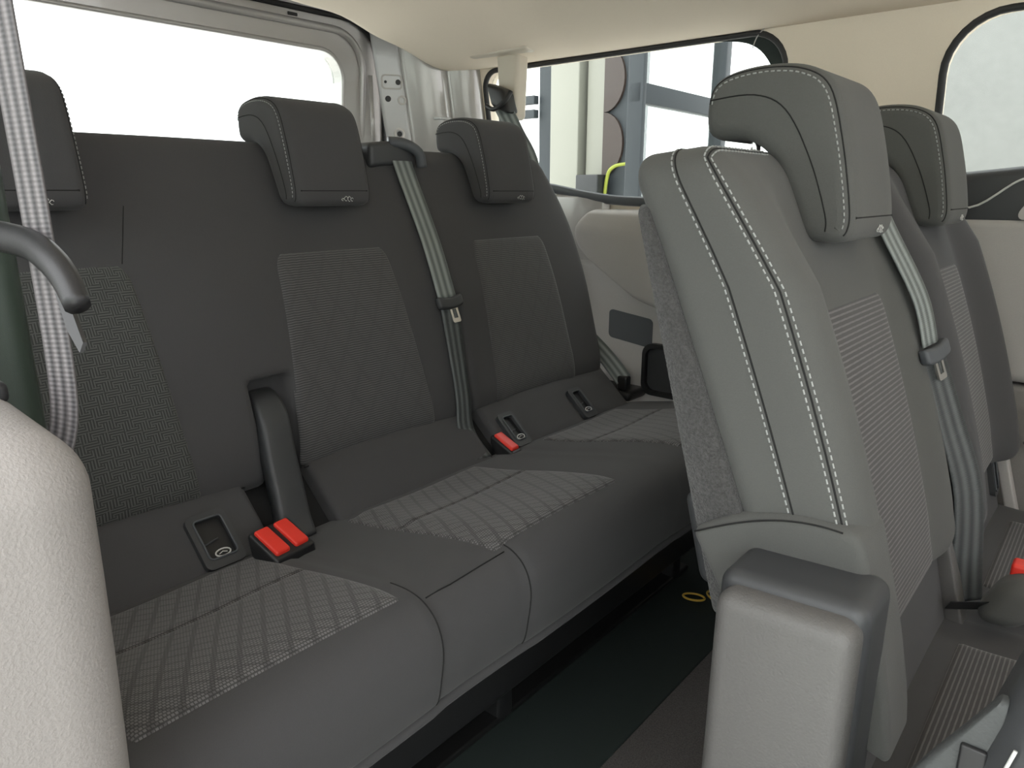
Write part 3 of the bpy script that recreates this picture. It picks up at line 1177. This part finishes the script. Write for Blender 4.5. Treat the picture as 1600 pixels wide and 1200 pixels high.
for i in range(len(sl) - 1):
    for k in range(m):
        F.append((i * m + k, i * m + (k + 1) % m, (i + 1) * m + (k + 1) % m, (i + 1) * m + k))
F.append(tuple(range(m)))
F.append(tuple(reversed([(len(sl) - 1) * m + k for k in range(m)])))
fix_normals(mesh('strap_sleeve', V, F, 'darkgrey', bench))

# belt guide on top of the double backrest
gd = box('belt_guide', (-1.245, 0.930, 0.945), (-1.160, 1.050, 0.992), 'darkgrey', bench, r=0.010, k=4, n=(2, 6, 2),
         deform=lambda p: np.array([p[0], p[1], p[2] + 0.006 * math.sin((p[1] - 0.93) / 0.12 * math.pi)]))
tube('guide_lip', spline([(-1.170, 0.985, 0.996), (-1.158, 1.015, 0.994), (-1.148, 1.045, 0.978), (-1.150, 1.055, 0.950)], 14), 0.011, 'slate', gd, 8)


# ------------------------------------------------------------------ seat belts and buckles
def hit_plane(px, py, xfun, it=20):
    return None


def buckle(name, loc, rotz, tilt, label, double=True, group=None, body='black'):
    e = empty(name, loc, label, 'buckle', group)
    e.rotation_euler = (0, tilt, rotz)
    w = 0.036 if double else 0.017

    def part(nm, lo, hi, mat, r=0.003, deform=None, par=e):
        V, F = rbox(lo, hi, r, (1, 1, 1), 3, deform)
        me = hr_mesh(nm, V, F, mat)
        o = bpy.data.objects.new(nm, me)
        COL.objects.link(o)
        o.parent = par
        return o
    part('buckle_body', (-0.036, -w, -0.015), (0.030, w, 0.020), body, 0.006,
         lambda p: np.array([p[0] + (0.010 if p[2] < 0 else 0), p[1], p[2] + (0.006 if p[0] < 0 else -0.006)]))
    for c in ((-0.017, 0.017) if double else (0.0,)):
        part('release_button', (-0.030, c - 0.0125, 0.010), (0.022, c + 0.0125, 0.0245), 'red', 0.004,
             lambda p: np.array([p[0], p[1], p[2] - p[0] * 0.20]))
    return e


buckle('seat_buckle', (-0.868, 0.500, 0.397), math.radians(8), math.radians(12), 'double seat buckle with two red buttons on the rear bench near the strap sleeve')
buckle('seat_buckle', (-0.918, 1.052, 0.382), math.radians(4), math.radians(14), 'single red seat buckle sunk between middle and far rear seats', False)


def tongue(parent, pos, tdir, wdir, plate=True, scale=1.0, mat='darkgrey', flip=1):
    """belt tongue: rounded plastic grip across the strap and a slotted metal plate"""
    pos = np.array(pos, float)
    t = np.array(tdir, float)
    t /= np.linalg.norm(t)
    w = np.array(wdir, float)
    w = w - t * (w @ t)
    w /= np.linalg.norm(w)
    n = np.cross(w, t)
    def place(p):
        return pos + w * p[0] * scale + t * p[1] * scale + n * p[2] * scale
    V, F = rbox((-0.034, -0.012, -0.007), (0.034, 0.012, 0.008), 0.006, (4, 1, 1), 3,
                lambda p: place((p[0], p[1] + 0.006 * (1 - (p[0] / 0.034) ** 2), p[2])))
    g = fix_normals(mesh('tongue_grip', V, F, mat, parent))
    if plate:
        lo, li = rrect_loop(-0.011, 0.011, 0.010, 0.046, 0.004, 4), rrect_loop(-0.0055, 0.0055, 0.018, 0.037, 0.001, 4)
        fix_normals(mesh('tongue_plate', *frame_vf(lo, li, lambda u, v, d: place((u + 0.006, v, 0.004 - d)), 0.003), 'chrome', g, smooth=False))
    return g


def face_pt(y, z, off):
    return np.array([xf3(y, z) + off, y, z])


# belt of the middle rear place
b1 = empty('seat_belt', (-0.95, 1.03, 0.38), 'grey belt hanging down the gap between middle and far rear seats', 'seat belt')
pth = spline([face_pt(1.010, 0.972, 0.012), face_pt(1.012, 0.93, 0.012), face_pt(1.016, 0.80, 0.012), face_pt(1.013, 0.69, 0.014)], 20)
ribbon('upper_webbing', pth, (0, 1, 0), 0.050, 'belt', b1)
pth = spline([face_pt(1.013, 0.69, 0.016), face_pt(1.008, 0.60, 0.012), face_pt(1.000, 0.50, 0.012), face_pt(0.992, 0.43, 0.03), np.array([-0.922, 0.985, 0.385])], 24)
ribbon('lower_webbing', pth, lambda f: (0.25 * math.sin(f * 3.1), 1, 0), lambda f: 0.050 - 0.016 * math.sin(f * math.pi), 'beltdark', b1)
tongue(b1, face_pt(1.014, 0.688, 0.018), (0.34, 0.04, -0.94), (0, 1, 0))

# belt of the far rear place with its cream hanger
hg = empty('trim_4', (-1.34, 1.56, 1.08), 'cream belt hanger dropping from the headliner before the rear side window', 'trim', kind='structure')
box('hanger_plate', (-1.44, 1.50, 1.245), (-1.24, 1.63, 1.268), 'creamplastic', hg, r=0.008, k=3, deform=lambda p: np.array([p[0], p[1], p[2] - 0.0]))
box('hanger_post', (-1.375, 1.535, 1.085), (-1.295, 1.585, 1.26), 'creamplastic', hg, r=0.014, k=4, n=(2, 2, 6),
    deform=lambda p: np.array([-1.335 + (p[0] + 1.335) * (0.72 + 0.28 * (p[2] - 1.085) / 0.175), p[1], p[2]]))
b2 = empty('seat_belt', (-1.0, 1.59, 0.38), 'dark belt running from the cream hanger behind the far rear headrest', 'seat belt')
box('belt_loop', (-1.362, 1.490, 1.105), (-1.300, 1.538, 1.168), 'black', b2, r=0.012, k=3, deform=lambda p: np.array([p[0] - (p[2] - 1.135) * 0.35, p[1], p[2] + (p[0] + 1.33) * -0.35]))
tube('belt_loop_bar', spline([(-1.362, 1.485, 1.120), (-1.33, 1.480, 1.108), (-1.295, 1.485, 1.128), (-1.285, 1.495, 1.150)], 12), 0.006, 'black', b2, 8)
ribbon('webbing', spline([(-1.325, 1.50, 1.125), (-1.29, 1.520, 1.05), (-1.255, 1.545, 0.96), (-1.25, 1.555, 0.80), (-1.16, 1.570, 0.60), (-1.02, 1.583, 0.47), (-0.97, 1.585, 0.42)], 36), (0.85, 0.5, 0.15), 0.044, 'belt', b2)
box('belt_anchor', (-0.985, 1.575, 0.393), (-0.955, 1.60, 0.43), 'steel', b2, r=0.005)

# near rear belt in the left foreground
b3 = empty('seat_belt', (-0.44, 0.10, 0.75), 'pale ribbed belt hanging at the left edge in front of the near rear seat', 'seat belt')
ribbon('webbing', spline([(-0.440, 0.1275, 1.10), (-0.438, 0.1285, 0.98), (-0.436, 0.1290, 0.88), (-0.430, 0.126, 0.79), (-0.430, 0.116, 0.755)], 30), (0.80, 0.28, 0.0), 0.020, 'beltmid', b3)
gp = tube('tongue_grip', [np.array([q[0] * 0.955, q[1] * 0.955, 0.9 + (q[2] - 0.9) * 0.955]) for q in spline([(-0.50, 0.122, 0.877), (-0.455, 0.129, 0.873), (-0.428, 0.1300, 0.866), (-0.410, 0.1300, 0.857), (-0.396, 0.129, 0.845)], 18)], lambda t: 0.0085 - 0.0025 * t, 'black', b3, 10)
fix_normals(mesh('tongue_plate', *plate_vf([(-0.006, 0.0), (0.006, 0.0), (0.008, -0.040), (0.0, -0.048), (-0.006, -0.030)], lambda u, v, d: (-0.412 + u * 0.25 - v * 0.30, 0.127 + u * 0.3 + d, 0.850 + v * 0.6), 0.002), 'steel', gp, smooth=False))

# ------------------------------------------------------------------ second row
row2 = empty('middle_row_seat', (-0.1, 1.1, 0.0), 'two-place charcoal cloth middle row seat at the right', 'bench seat')
S2 = (0.868, 1.350)


def xf2(y, z, c=None):
    """front face of the second row backrests, with bolsters at both sides"""
    if c is None:
        c = S2[0] if y < 1.11 else S2[1]
    x = -0.252 - 0.36 * (z - 0.80)
    x += 0.012 * math.sin(max(0, min(1, (z - 0.48) / 0.45)) * math.pi)
    d = abs(y - c) / 0.235
    f = max(0.0, min(1.0, (d - 0.50) / 0.30))
    x += (0.012 if (y > c and c < 1.1) else 0.036) * f * f * (3 - 2 * f) * min(1, max(0, (0.945 - z) / 0.13))
    if z < 0.52:
        x -= 1.2 * (0.52 - z) ** 2
    return x


def xb2(z):
    return -0.395 + (0.92 - z) * 0.42


def back2(c):
    def f(p):
        t, y, z = p          # t in [0, 1] from back to front
        xf = xf2(y, z, c)
        if z > 0.90:
            xf -= 0.0
        return np.array([xb2(z) + (xf - xb2(z)) * t, y, z])
    return f


def rbox_back2(c, y0, y1, z0, z1, th=0.15, r=0.038):
    """built in metres, then stretched between the back and front faces"""
    def d(p):
        x, y, z = p
        t = (x + th) / th
        zz = z - 0.012 * max(0.0, (t - 0.0)) * 0 - 0.010 * (1 - t) * max(0, (z - 0.85) / 0.09)
        xf = xf2(y, z, c)
        xb = xb2(z)
        return np.array([xb + (xf - xb) * t, y, zz])
    return rbox((-th, y0, z0), (0, y1, z1), r, (5, 44, 44), 5, d)


backs2 = []
for c, y0, y1, lab in ((S2[0], 0.630, 1.098, 'backrest of the near middle row seat'), (S2[1], 1.118, 1.560, 'backrest of the far middle row seat')):
    V, F = rbox_back2(c, y0, y1, 0.425, 0.945)
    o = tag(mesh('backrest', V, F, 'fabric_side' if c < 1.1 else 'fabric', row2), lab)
    backs2.append(o)
    # carpeted back shell
    V, F = rbox((0, y0 + 0.002, 0.475), (1, y1 - 0.002, 0.888), 0.014, (1, 8, 16), 4,
                lambda p: np.array([(-0.380 + (0.885 - p[2]) * 0.275) * (1 - p[0]) + (xb2(p[2]) + 0.012) * p[0], p[1], p[2]]))
    mesh('carpet_back', V, F, 'carpet', o)

for c, o in zip(S2, backs2):
    def fn(a, b, c=c):
        z = 0.440 + (0.782 - 0.440) * (b + 1) / 2
        y = c - 0.028 + a * 0.138
        return np.array([xf2(y, z, c), y, z])
    patch('backrest_insert', fn, (0.28, 0.32), 'ribbed2', o, 0.003, 0.004, 26, 30, (0.05, 0.14), (1, 0, 0.3))


def side_pt(f, z, off=0.0008):
    """point on the near cheek of the near seat; f = 0 at its back, 1 at its front"""
    xf, xb = xf2(0.632, z, S2[0]), xb2(z)
    th, r = 0.15, 0.038
    x = -th + th * f
    y = 0.630
    if x > -r:
        a = min(1.0, (x + r) / r)
        y = 0.630 + r - math.sqrt(max(0, r * r - (a * r) ** 2))
    return np.array([xb + (xf - xb) * f, y - off, z])


# seams over the shoulder, laid onto the padding
from mathutils.bvhtree import BVHTree
_me = backs2[0].data
_bvh = BVHTree.FromPolygons([v.co.copy() for v in _me.vertices], [tuple(p.vertices) for p in _me.polygons])
_o = world_loc(backs2[0])


def snap(pts, off):
    res = []
    for p in pts:
        loc, nrm, _, _ = _bvh.find_nearest(Vector(tuple(p)) - _o)
        q = loc + nrm * off + _o
        res.append(np.array(q))
    return res


def cheek_line(f, ytop=0.79):
    """line up the near cheek and over the shoulder, f = 0 at the back and 1 at the front"""
    th, r, y0, y1, z0, z1 = 0.15, 0.038, 0.630, 1.098, 0.425, 0.945
    raw = [(-th + th * f, y0, z) for z in np.linspace(0.578, z1, 60)] + [(-th + th * f, y, z1) for y in np.linspace(y0, ytop, 30)[1:]]
    lo, hi = np.array([-th, y0, z0]), np.array([0, y1, z1])
    res = []
    for p in raw:
        p = np.array(p)
        c = np.minimum(np.maximum(p, lo + r), hi - r)
        d = p - c
        p = c + d / np.linalg.norm(d) * r
        t = (p[0] + th) / th
        xb = xb2(p[2])
        res.append(np.array([xb + (xf2(p[1], p[2], S2[0]) - xb) * t, p[1], p[2] - 0.010 * (1 - t) * max(0, (p[2] - 0.85) / 0.09)]))
    return res


for f in (0.50, 0.835, 0.915):
    stitches('stitching', snap(cheek_line(f), 0.0008), 'stitch', backs2[0], 0.0075, 0.6, 0.0009)
for f in (0.53, 0.875):
    tube('cheek_seam', snap(cheek_line(f), 0.0001), 0.0010, 'seam', backs2[0], 4)

# cloth skirt around the foot of the near backrest
def skirt(p):
    x, y, z = p
    t = (x + 0.15) / 0.15
    top = 0.568 + 0.042 * math.sin(min(1.0, t * 0.62) * math.pi) + 0.006 * t
    low = 0.40 + 0.03 * (1 - t)
    zt = low + (top - low) * (z - 0.40) / 0.185
    xf = xf2(0.64, zt, S2[0]) - 0.003
    xb = -0.300 + (0.575 - zt) * 0.62
    return np.array([xb + (xf - xb) * t, y - 0.004, zt])


V, F = rbox((-0.15, 0.626, 0.40), (0.004, 0.70, 0.585), 0.010, (14, 3, 10), 4, skirt)
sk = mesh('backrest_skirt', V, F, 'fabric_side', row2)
tube('skirt_seam', [np.array([(-0.296 + (xf2(0.64, 0.6, S2[0]) + 0.290) * t), 0.6208, 0.566 + 0.042 * math.sin(min(1.0, t * 0.62) * math.pi) + 0.006 * t]) for t in np.linspace(0.04, 0.93, 24)], 0.0009, 'seam', sk, 4)

for c, o, sd in zip(S2, backs2, (True, True)):
    headrest(row2, -0.226, c + 0.003, 0.848, sd, -0.006)

# plastic hinge cover beside the near seat
hc_lo, hc_hi = np.array([-0.241, 0.562, 0.0]), np.array([-0.106, 0.640, 0.576])


def hcdef(p):
    x, y, z = p
    f = z / 0.58
    cx = -0.172
    x = cx + (x - cx) * (1.0 - 0.05 * f) - 0.002 * (1 - f)
    z = z + (x - cx) * 0.06 * f
    return np.array([x, y, z])


hc = box('hinge_cover', hc_lo, hc_hi, 'darkgrey', row2, r=0.016, k=5, n=(2, 2, 8), deform=hcdef)  # same plastic as the face, side shade put into the darker colour
V, F = rbox((-0.234, 0.538, 0.002), (-0.110, 0.582, 0.566), 0.017, (2, 1, 8), 3, hcdef)
mesh('cover_face', V, F, 'coverface', hc)
tube('cover_screw', [(-0.125, 0.60, 0.573), (-0.125, 0.60, 0.578)], 0.0035, 'steel', hc, 8)

# cushion of the second row
C2P = spline([(-0.155, 0.290), (-0.145, 0.318), (-0.06, 0.318), (0.10, 0.335), (0.26, 0.352), (0.325, 0.335), (0.345, 0.280), (0.32, 0.225), (0.1, 0.215), (-0.14, 0.215)], 80, True)


def c2(p):
    x, y, z = p
    top = max(0.0, min(1.0, (z - 0.27) / 0.04))
    d = 0
    for c in S2:
        e = (y - c) / 0.24
        if abs(e) < 1:
            d += 0.010 * math.cos(e * math.pi / 2) - 0.012 * math.exp(-((x - 0.06) / 0.14) ** 2 - (e / 0.55) ** 2)
    d -= 0.006 * math.exp(-((y - 1.11) / 0.008) ** 2)
    return np.array([x, y, z + d * top])


V, F = extrude_profile(C2P, 0.640, 1.600, 0.03, 5, 60, c2)
cu2 = fix_normals(mesh('cushion', V, F, 'fabric', row2))


def c2_top(x, y):
    z = None
    for i in range(len(C2P)):
        a, b = C2P[i - 1], C2P[i]
        if (a[0] - x) * (b[0] - x) <= 0 and abs(a[0] - b[0]) > 1e-9:
            f = (x - a[0]) / (b[0] - a[0])
            zz = a[1] + (b[1] - a[1]) * f
            z = zz if z is None else max(z, zz)
    return c2(np.array([x, y, z if z else 0.33]))


for c in S2:
    patch('cushion_insert', lambda a, b, c=c: c2_top(-0.092 + 0.35 * (b + 1) / 2, c + a * 0.15), (0.30, 0.35), 'ribbed2', cu2, 0.003, 0.004, 16, 16, (0.06, 0.06), (0, 0, 1))
# sloping strips between cushion and backrests
for y0, y1 in ((0.655, 1.085), (1.135, 1.575)):
    box('lower_back_strip', (-0.08, y0, 0), (0, y1, 1), 'fabric', row2, r=0.015, k=3, n=(1, 6, 4),
        deform=lambda p: np.array([-0.115 - 0.045 * p[2] + p[0] * 0.9, p[1], 0.315 + 0.185 * p[2] + p[0] * 0.2]))
box('lower_back_core', (-0.27, 0.66, 0.10), (-0.165, 1.57, 0.50), 'black', row2, r=0.01)
box('base_frame', (-0.24, 0.68, 0.02), (0.26, 1.56, 0.225), 'black', row2, r=0.02, k=3)
for y in (0.74, 1.10, 1.48):
    box('leg', (-0.30, y - 0.018, 0.0), (0.20, y + 0.018, 0.10), 'steel', row2, r=0.008)
# grey plastic side skirt and hinge metal visible behind the near seat
box('rear_side_trim', (-0.338, 0.70, 0.465), (-0.308, 0.76, 0.57), 'darkgrey', row2, r=0.012, k=3, deform=lambda p: np.array([p[0] + (0.54 - p[2]) * 0.26, p[1], p[2]]))
for (x, y, z) in ((-0.33, 0.80, 0.30), (-0.31, 0.95, 0.22), (-0.32, 1.1, 0.15)):
    tube('mechanism_bolt', [(x, y, z), (x + 0.03, y, z)], 0.006, 'steel', row2, 8)
# hinge metal between the seats and at the far side
box('hinge_bracket', (-0.168, 1.070, 0.28), (-0.145, 1.108, 0.46), 'coverface', row2, r=0.004, deform=lambda p: np.array([p[0] + (0.5 - p[2]) * 0.28, p[1], p[2]]))
box('hinge_bracket', (-0.165, 1.585, 0.30), (-0.145, 1.615, 0.56), 'grey', row2, r=0.004, deform=lambda p: np.array([p[0] + (0.5 - p[2]) * 0.30, p[1], p[2]]))
tube('recline_hook', spline([(-0.10, 1.61, 0.50), (-0.085, 1.61, 0.49), (-0.08, 1.61, 0.455), (-0.095, 1.61, 0.435)], 10), 0.008, 'black', row2, 8)
iso_o, iso_i = rrect_loop(-0.022, 0.022, -0.045, 0.045, 0.010, 4), rrect_loop(-0.014, 0.014, -0.036, 0.036, 0.006, 4)
ip = lambda u, v, d: (-0.128 - 0.243 * v - d, 1.515 + u, 0.405 + v)
bz = fix_normals(mesh('anchor_bezel', *frame_vf(iso_o, iso_i, ip, 0.012), 'darkgrey', row2, smooth=False))
fix_normals(mesh('anchor_well', *plate_vf(iso_i, lambda u, v, d: ip(u, v, 0.006 + d), 0.004), 'black', bz, smooth=False))
tube('bezel_lip', [ip(u, v, -0.001) for u, v in iso_i], 0.0015, 'slate', bz, 5, True)

# side shield and lever of the near middle row cushion
ss = box('side_shield', (-0.024, 0.500, 0.14), (0.34, 0.610, 0.64), 'darkgrey', row2, r=0.03, k=5, n=(6, 2, 8),
         deform=lambda p: np.array([p[0] + (p[2] - 0.53) * 0.22, p[1], p[2]]))
box('recline_lever', (-0.062, 0.515, 0.40), (-0.012, 0.530, 0.575), 'coverside', ss, r=0.006, k=3, n=(1, 1, 6),
    deform=lambda p: np.array([-0.012 + (p[0] + 0.012) * (0.05 + 0.95 * max(0, min(1, (0.580 - p[2]) / 0.09))), p[1], p[2]]))
box('lever_slot', (-0.034, 0.511, 0.40), (-0.018, 0.517, 0.535), 'black', ss, r=0.002)
tube('shield_glint', [(-0.004, 0.499, 0.555), (-0.007, 0.499, 0.54), (-0.0095, 0.499, 0.525)], 0.0013, 'print', ss, 6)  # thin silver tube painted on as the glint along the shield

# unseen front row seats, added to cut the front light on the middle row
for c, lab in ((0.42, 'unseen near front row seat added to cut the front light'), (1.26, 'unseen far front row seat added to cut the front light')):
    fs_ = empty('added_front_seat', (0.95, c, 0.0), lab, 'seat', 'added front row seats')
    box('backrest', (0.80, c - 0.25, 0.36), (0.94, c + 0.25, 0.96), 'fabric', fs_, r=0.05, k=4, n=(2, 4, 6), deform=lambda p: np.array([p[0] - (p[2] - 0.36) * 0.30, p[1], p[2]]))
    box('cushion', (0.86, c - 0.25, 0.24), (1.38, c + 0.25, 0.40), 'fabric', fs_, r=0.05, k=4, n=(4, 4, 2))
    box('seat_base', (0.90, c - 0.20, 0.0), (1.30, c + 0.20, 0.25), 'black', fs_, r=0.02)
    headrest(fs_, 0.82, c, 0.90)

# belt, buckle and tag of the second row
b4 = empty('seat_belt', (-0.12, 1.10, 0.34), 'grey belt hanging between the two middle row seats', 'seat belt')
pth = spline([(-0.266, 1.020, 0.895), (-0.245, 1.030, 0.852), (-0.203, 1.058, 0.767), (-0.184, 1.064, 0.705)], 18)
ribbon('upper_webbing', pth, (0.25, 0.95, 0), 0.040, 'belt', b4)
pth = spline([(-0.184, 1.066, 0.700), (-0.150, 1.085, 0.60), (-0.118, 1.102, 0.50), (-0.105, 1.112, 0.38), (-0.10, 1.112, 0.335)], 22)
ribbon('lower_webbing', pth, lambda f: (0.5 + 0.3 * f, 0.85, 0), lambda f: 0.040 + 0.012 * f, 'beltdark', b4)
tongue(b4, (-0.178, 1.064, 0.698), (0.33, 0.10, -0.94), (0.25, 0.95, 0.1), True, 0.9, 'slate')
bk = empty('seat_buckle', (-0.045, 1.100, 0.335), 'grey sleeved seat buckle with a red button on the middle row cushion', 'buckle')
box('buckle_sleeve', (-0.078, 1.060, 0.335), (-0.018, 1.125, 0.402), 'fabric_side', bk, r=0.024, k=5, n=(2, 2, 2), deform=lambda p: np.array([p[0] + (p[2] - 0.36) * 0.5, p[1] + (p[2] - 0.36) * 0.3, p[2]]))
box('release_button', (-0.056, 1.112, 0.388), (-0.028, 1.142, 0.410), 'red', bk, r=0.005, k=3)
wt = empty('warning_tag', (-0.07, 1.085, 0.33), 'black printed cloth tag lying at the foot of the middle row belt', 'tag')
tp = lambda u, v, d: (-0.092 + u * 0.75 + v * 0.25, 1.062 + u * 0.6 - v * 0.5, 0.356 + v * 0.72 - d)
fix_normals(mesh('tag_cloth', *plate_vf(rrect_loop(-0.028, 0.028, -0.014, 0.014, 0.002, 2), tp, 0.0015), 'black', wt, smooth=False))
ln = [tube_vf([tp(-0.023 + 0.002 * (i % 2), 0.010 - 0.0045 * i, -0.0006), tp(0.022 - 0.004 * ((i * 7) % 3), 0.010 - 0.0045 * i, -0.0006)], 0.0006, 4) for i in range(5)]
mesh('tag_print', *merge(*ln), 'print', wt, smooth=False)

# yellow wire loops on the floor behind the second row
yl = empty('pull_loop', (-0.60, 1.37, 0.01), 'small yellow wire loop lying on the dark sheet by the seat foot', 'loop')
for dx, dy, a in ((-0.020, -0.018, 0.4), (0.016, 0.016, -0.5)):
    tube('wire_ring', [(-0.608 + dx + 0.024 * math.cos(g) * math.cos(a) - 0.014 * math.sin(g) * math.sin(a), 1.385 + dy + 0.024 * math.cos(g) * math.sin(a) + 0.014 * math.sin(g) * math.cos(a), 0.012) for g in np.linspace(0, 2 * math.pi, 21)[:-1]], 0.0025, 'yellow', yl, 6, True)
tube('wire_tail', [(-0.58, 1.38, 0.012), (-0.555, 1.39, 0.03), (-0.54, 1.392, 0.06)], 0.0025, 'yellow', yl, 6)

# ------------------------------------------------------------------ the hall seen through the far side window
HY = 3.6


def hx(px):     # where a line of sight crosses the hall front at eye height
    return HY * math.tan(math.atan((px - 800) / 1159.5) - HEAD)


def hz(py, px):
    d = HY / math.cos(math.atan((px - 800) / 1159.5) - HEAD)
    return 0.9 + d * math.cos(math.atan((px - 800) / 1159.5)) * math.tan(math.atan((600 - py) / FPX) - PITCH)


def outbox(name, px0, px1, z0, z1, dy0, dy1, mat, label, cat, group=None, r=0.008):
    return tag(box(name, (hx(px0), HY + dy0, z0), (hx(px1), HY + dy1, z1), mat, r=r), label, cat, group)


outbox('steel_column', 858, 901, -0.5, 3.4, 0.0, 0.20, 'column', 'broad white steel column outside the rear side window', 'column')
outbox('steel_column', 906, 941, -0.5, 3.4, 0.05, 0.22, 'column', 'narrow cream column standing right of the broad white column', 'column')
outbox('wall_panel', 833, 857, -0.5, 3.4, 0.05, 0.15, 'slatewall', 'slim dark panel left of the white column', 'panel')
outbox('wall_panel', 941, 986, -0.5, 3.4, 0.0, 0.15, 'slatewall', 'wide slate panel with copper discs right of the cream column', 'panel')
for z, lab in ((1.50, 'upper copper edged disc on the slate panel'), (1.16, 'lower copper edged disc on the slate panel')):
    c = hx(941) + 0.005
    lp = [(0.13 * math.cos(a), 0.17 * math.sin(a)) for a in np.linspace(-math.pi / 2, math.pi / 2, 17)]
    V, F = plate_vf(lp, lambda u, v, d: (c + u, HY - 0.02 + d, z + v), 0.02)
    tag(fix_normals(mesh('copper_disc', V, F, 'copper', smooth=False)), lab, 'disc', 'copper half discs')


# glazed front: stands at an angle, running away to the right
def out(px, depth, z):
    k = (px - 800) / 1159.5
    return np.array([depth * (-math.sin(HEAD) + math.cos(HEAD) * k), depth * (math.cos(HEAD) + math.sin(HEAD) * k), z])


GA, GB = out(986, 3.55, 0), out(1110, 4.27, 0)
GD = (GB - GA) / np.linalg.norm(GB - GA)
GN = np.array([GD[1], -GD[0], 0])
GL = np.linalg.norm(GB - GA)


def bar(name, s0, s1, z0, z1, d0, d1, mat, par):
    V, F = rbox((s0, d0, z0), (s1, d1, z1), 0.005, (1, 1, 1), 2, lambda p: np.array([GA[0], GA[1], 0]) + GD * p[0] + GN * p[1] + np.array([0, 0, p[2]]))
    return fix_normals(mesh(name, V, F, mat, par))


gf = empty('glazed_front', tuple(GA + np.array([0, 0, -0.5])), 'dark framed glazed hall front beyond the rear side window', 'glazing')
for a, w in ((0.0, 0.035), (GL, 0.07), (2 * GL + 0.1, 0.07), (3 * GL + 0.2, 0.07)):
    bar('mullion', a, a + w, -0.5, 3.6, -0.04, 0.04, 'slatewall', gf)
for z, w in ((-0.45, 0.05), (1.345, 0.045), (3.1, 0.05)):
    bar('transom', 0.0, 3 * GL + 0.2, z - w, z + w, -0.032, 0.032, 'slatewall', gf)
for k in range(3):
    for z0, z1 in ((-0.4, 1.3), (1.39, 3.05)):
        bar('pane', (GL + 0.05) * k + 0.07, (GL + 0.05) * (k + 1) - 0.02, z0, z1, -0.004, 0.004, 'glass', gf)
gf2 = empty('glazed_front', (hx(780), HY + 0.2, -0.5), 'small glazed bay seen left of the cream belt hanger', 'glazing')
for a, b in ((690, 700), (757, 764)):
    box('mullion', (hx(a), HY, -0.5), (hx(b), HY + 0.06, 3.4), 'slatewall', gf2, r=0.005)
for z in (1.36, 1.44):
    box('transom', (hx(690), HY + 0.002, z - 0.025), (hx(833), HY + 0.05, z + 0.025), 'slatewall', gf2, r=0.005)
bl = out(1206, 6.0, 0)
tag(box('banner', (bl[0] - 0.06, bl[1], -0.5), (bl[0] + 0.06, bl[1] + 0.03, 2.1), 'paleblue', r=0.005), 'narrow pale blue banner far outside behind the middle row headrest', 'banner')
outbox('wall_box', 917, 951, 0.80, 0.995, -0.12, 0.0, 'black', 'black box with a white sticker low on the cream column', 'box')
tag(box('sticker', (hx(930), HY - 0.124, 0.835), (hx(941), HY - 0.120, 0.875), 'print', r=0.001), 'small white sticker on the black box', 'sticker')
tag(tube('cable', spline([(hx(984), HY - 0.05, 1.05), (hx(968), HY - 0.07, 1.035), (hx(957), HY - 0.06, 0.98), (hx(952), HY - 0.05, 0.80), (hx(953), HY - 0.05, 0.3)], 24), 0.010, 'lime'), 'lime yellow cable looping down the slate panel', 'cable')
# pale hall wall opposite the sliding door window
pw = box('hall_wall', (-1.37, 4.4, -0.5), (6.0, 4.6, 4.0), 'white', r=0.01)
tag(pw, 'pale hall wall seen through the sliding door window', 'wall', kind='structure')
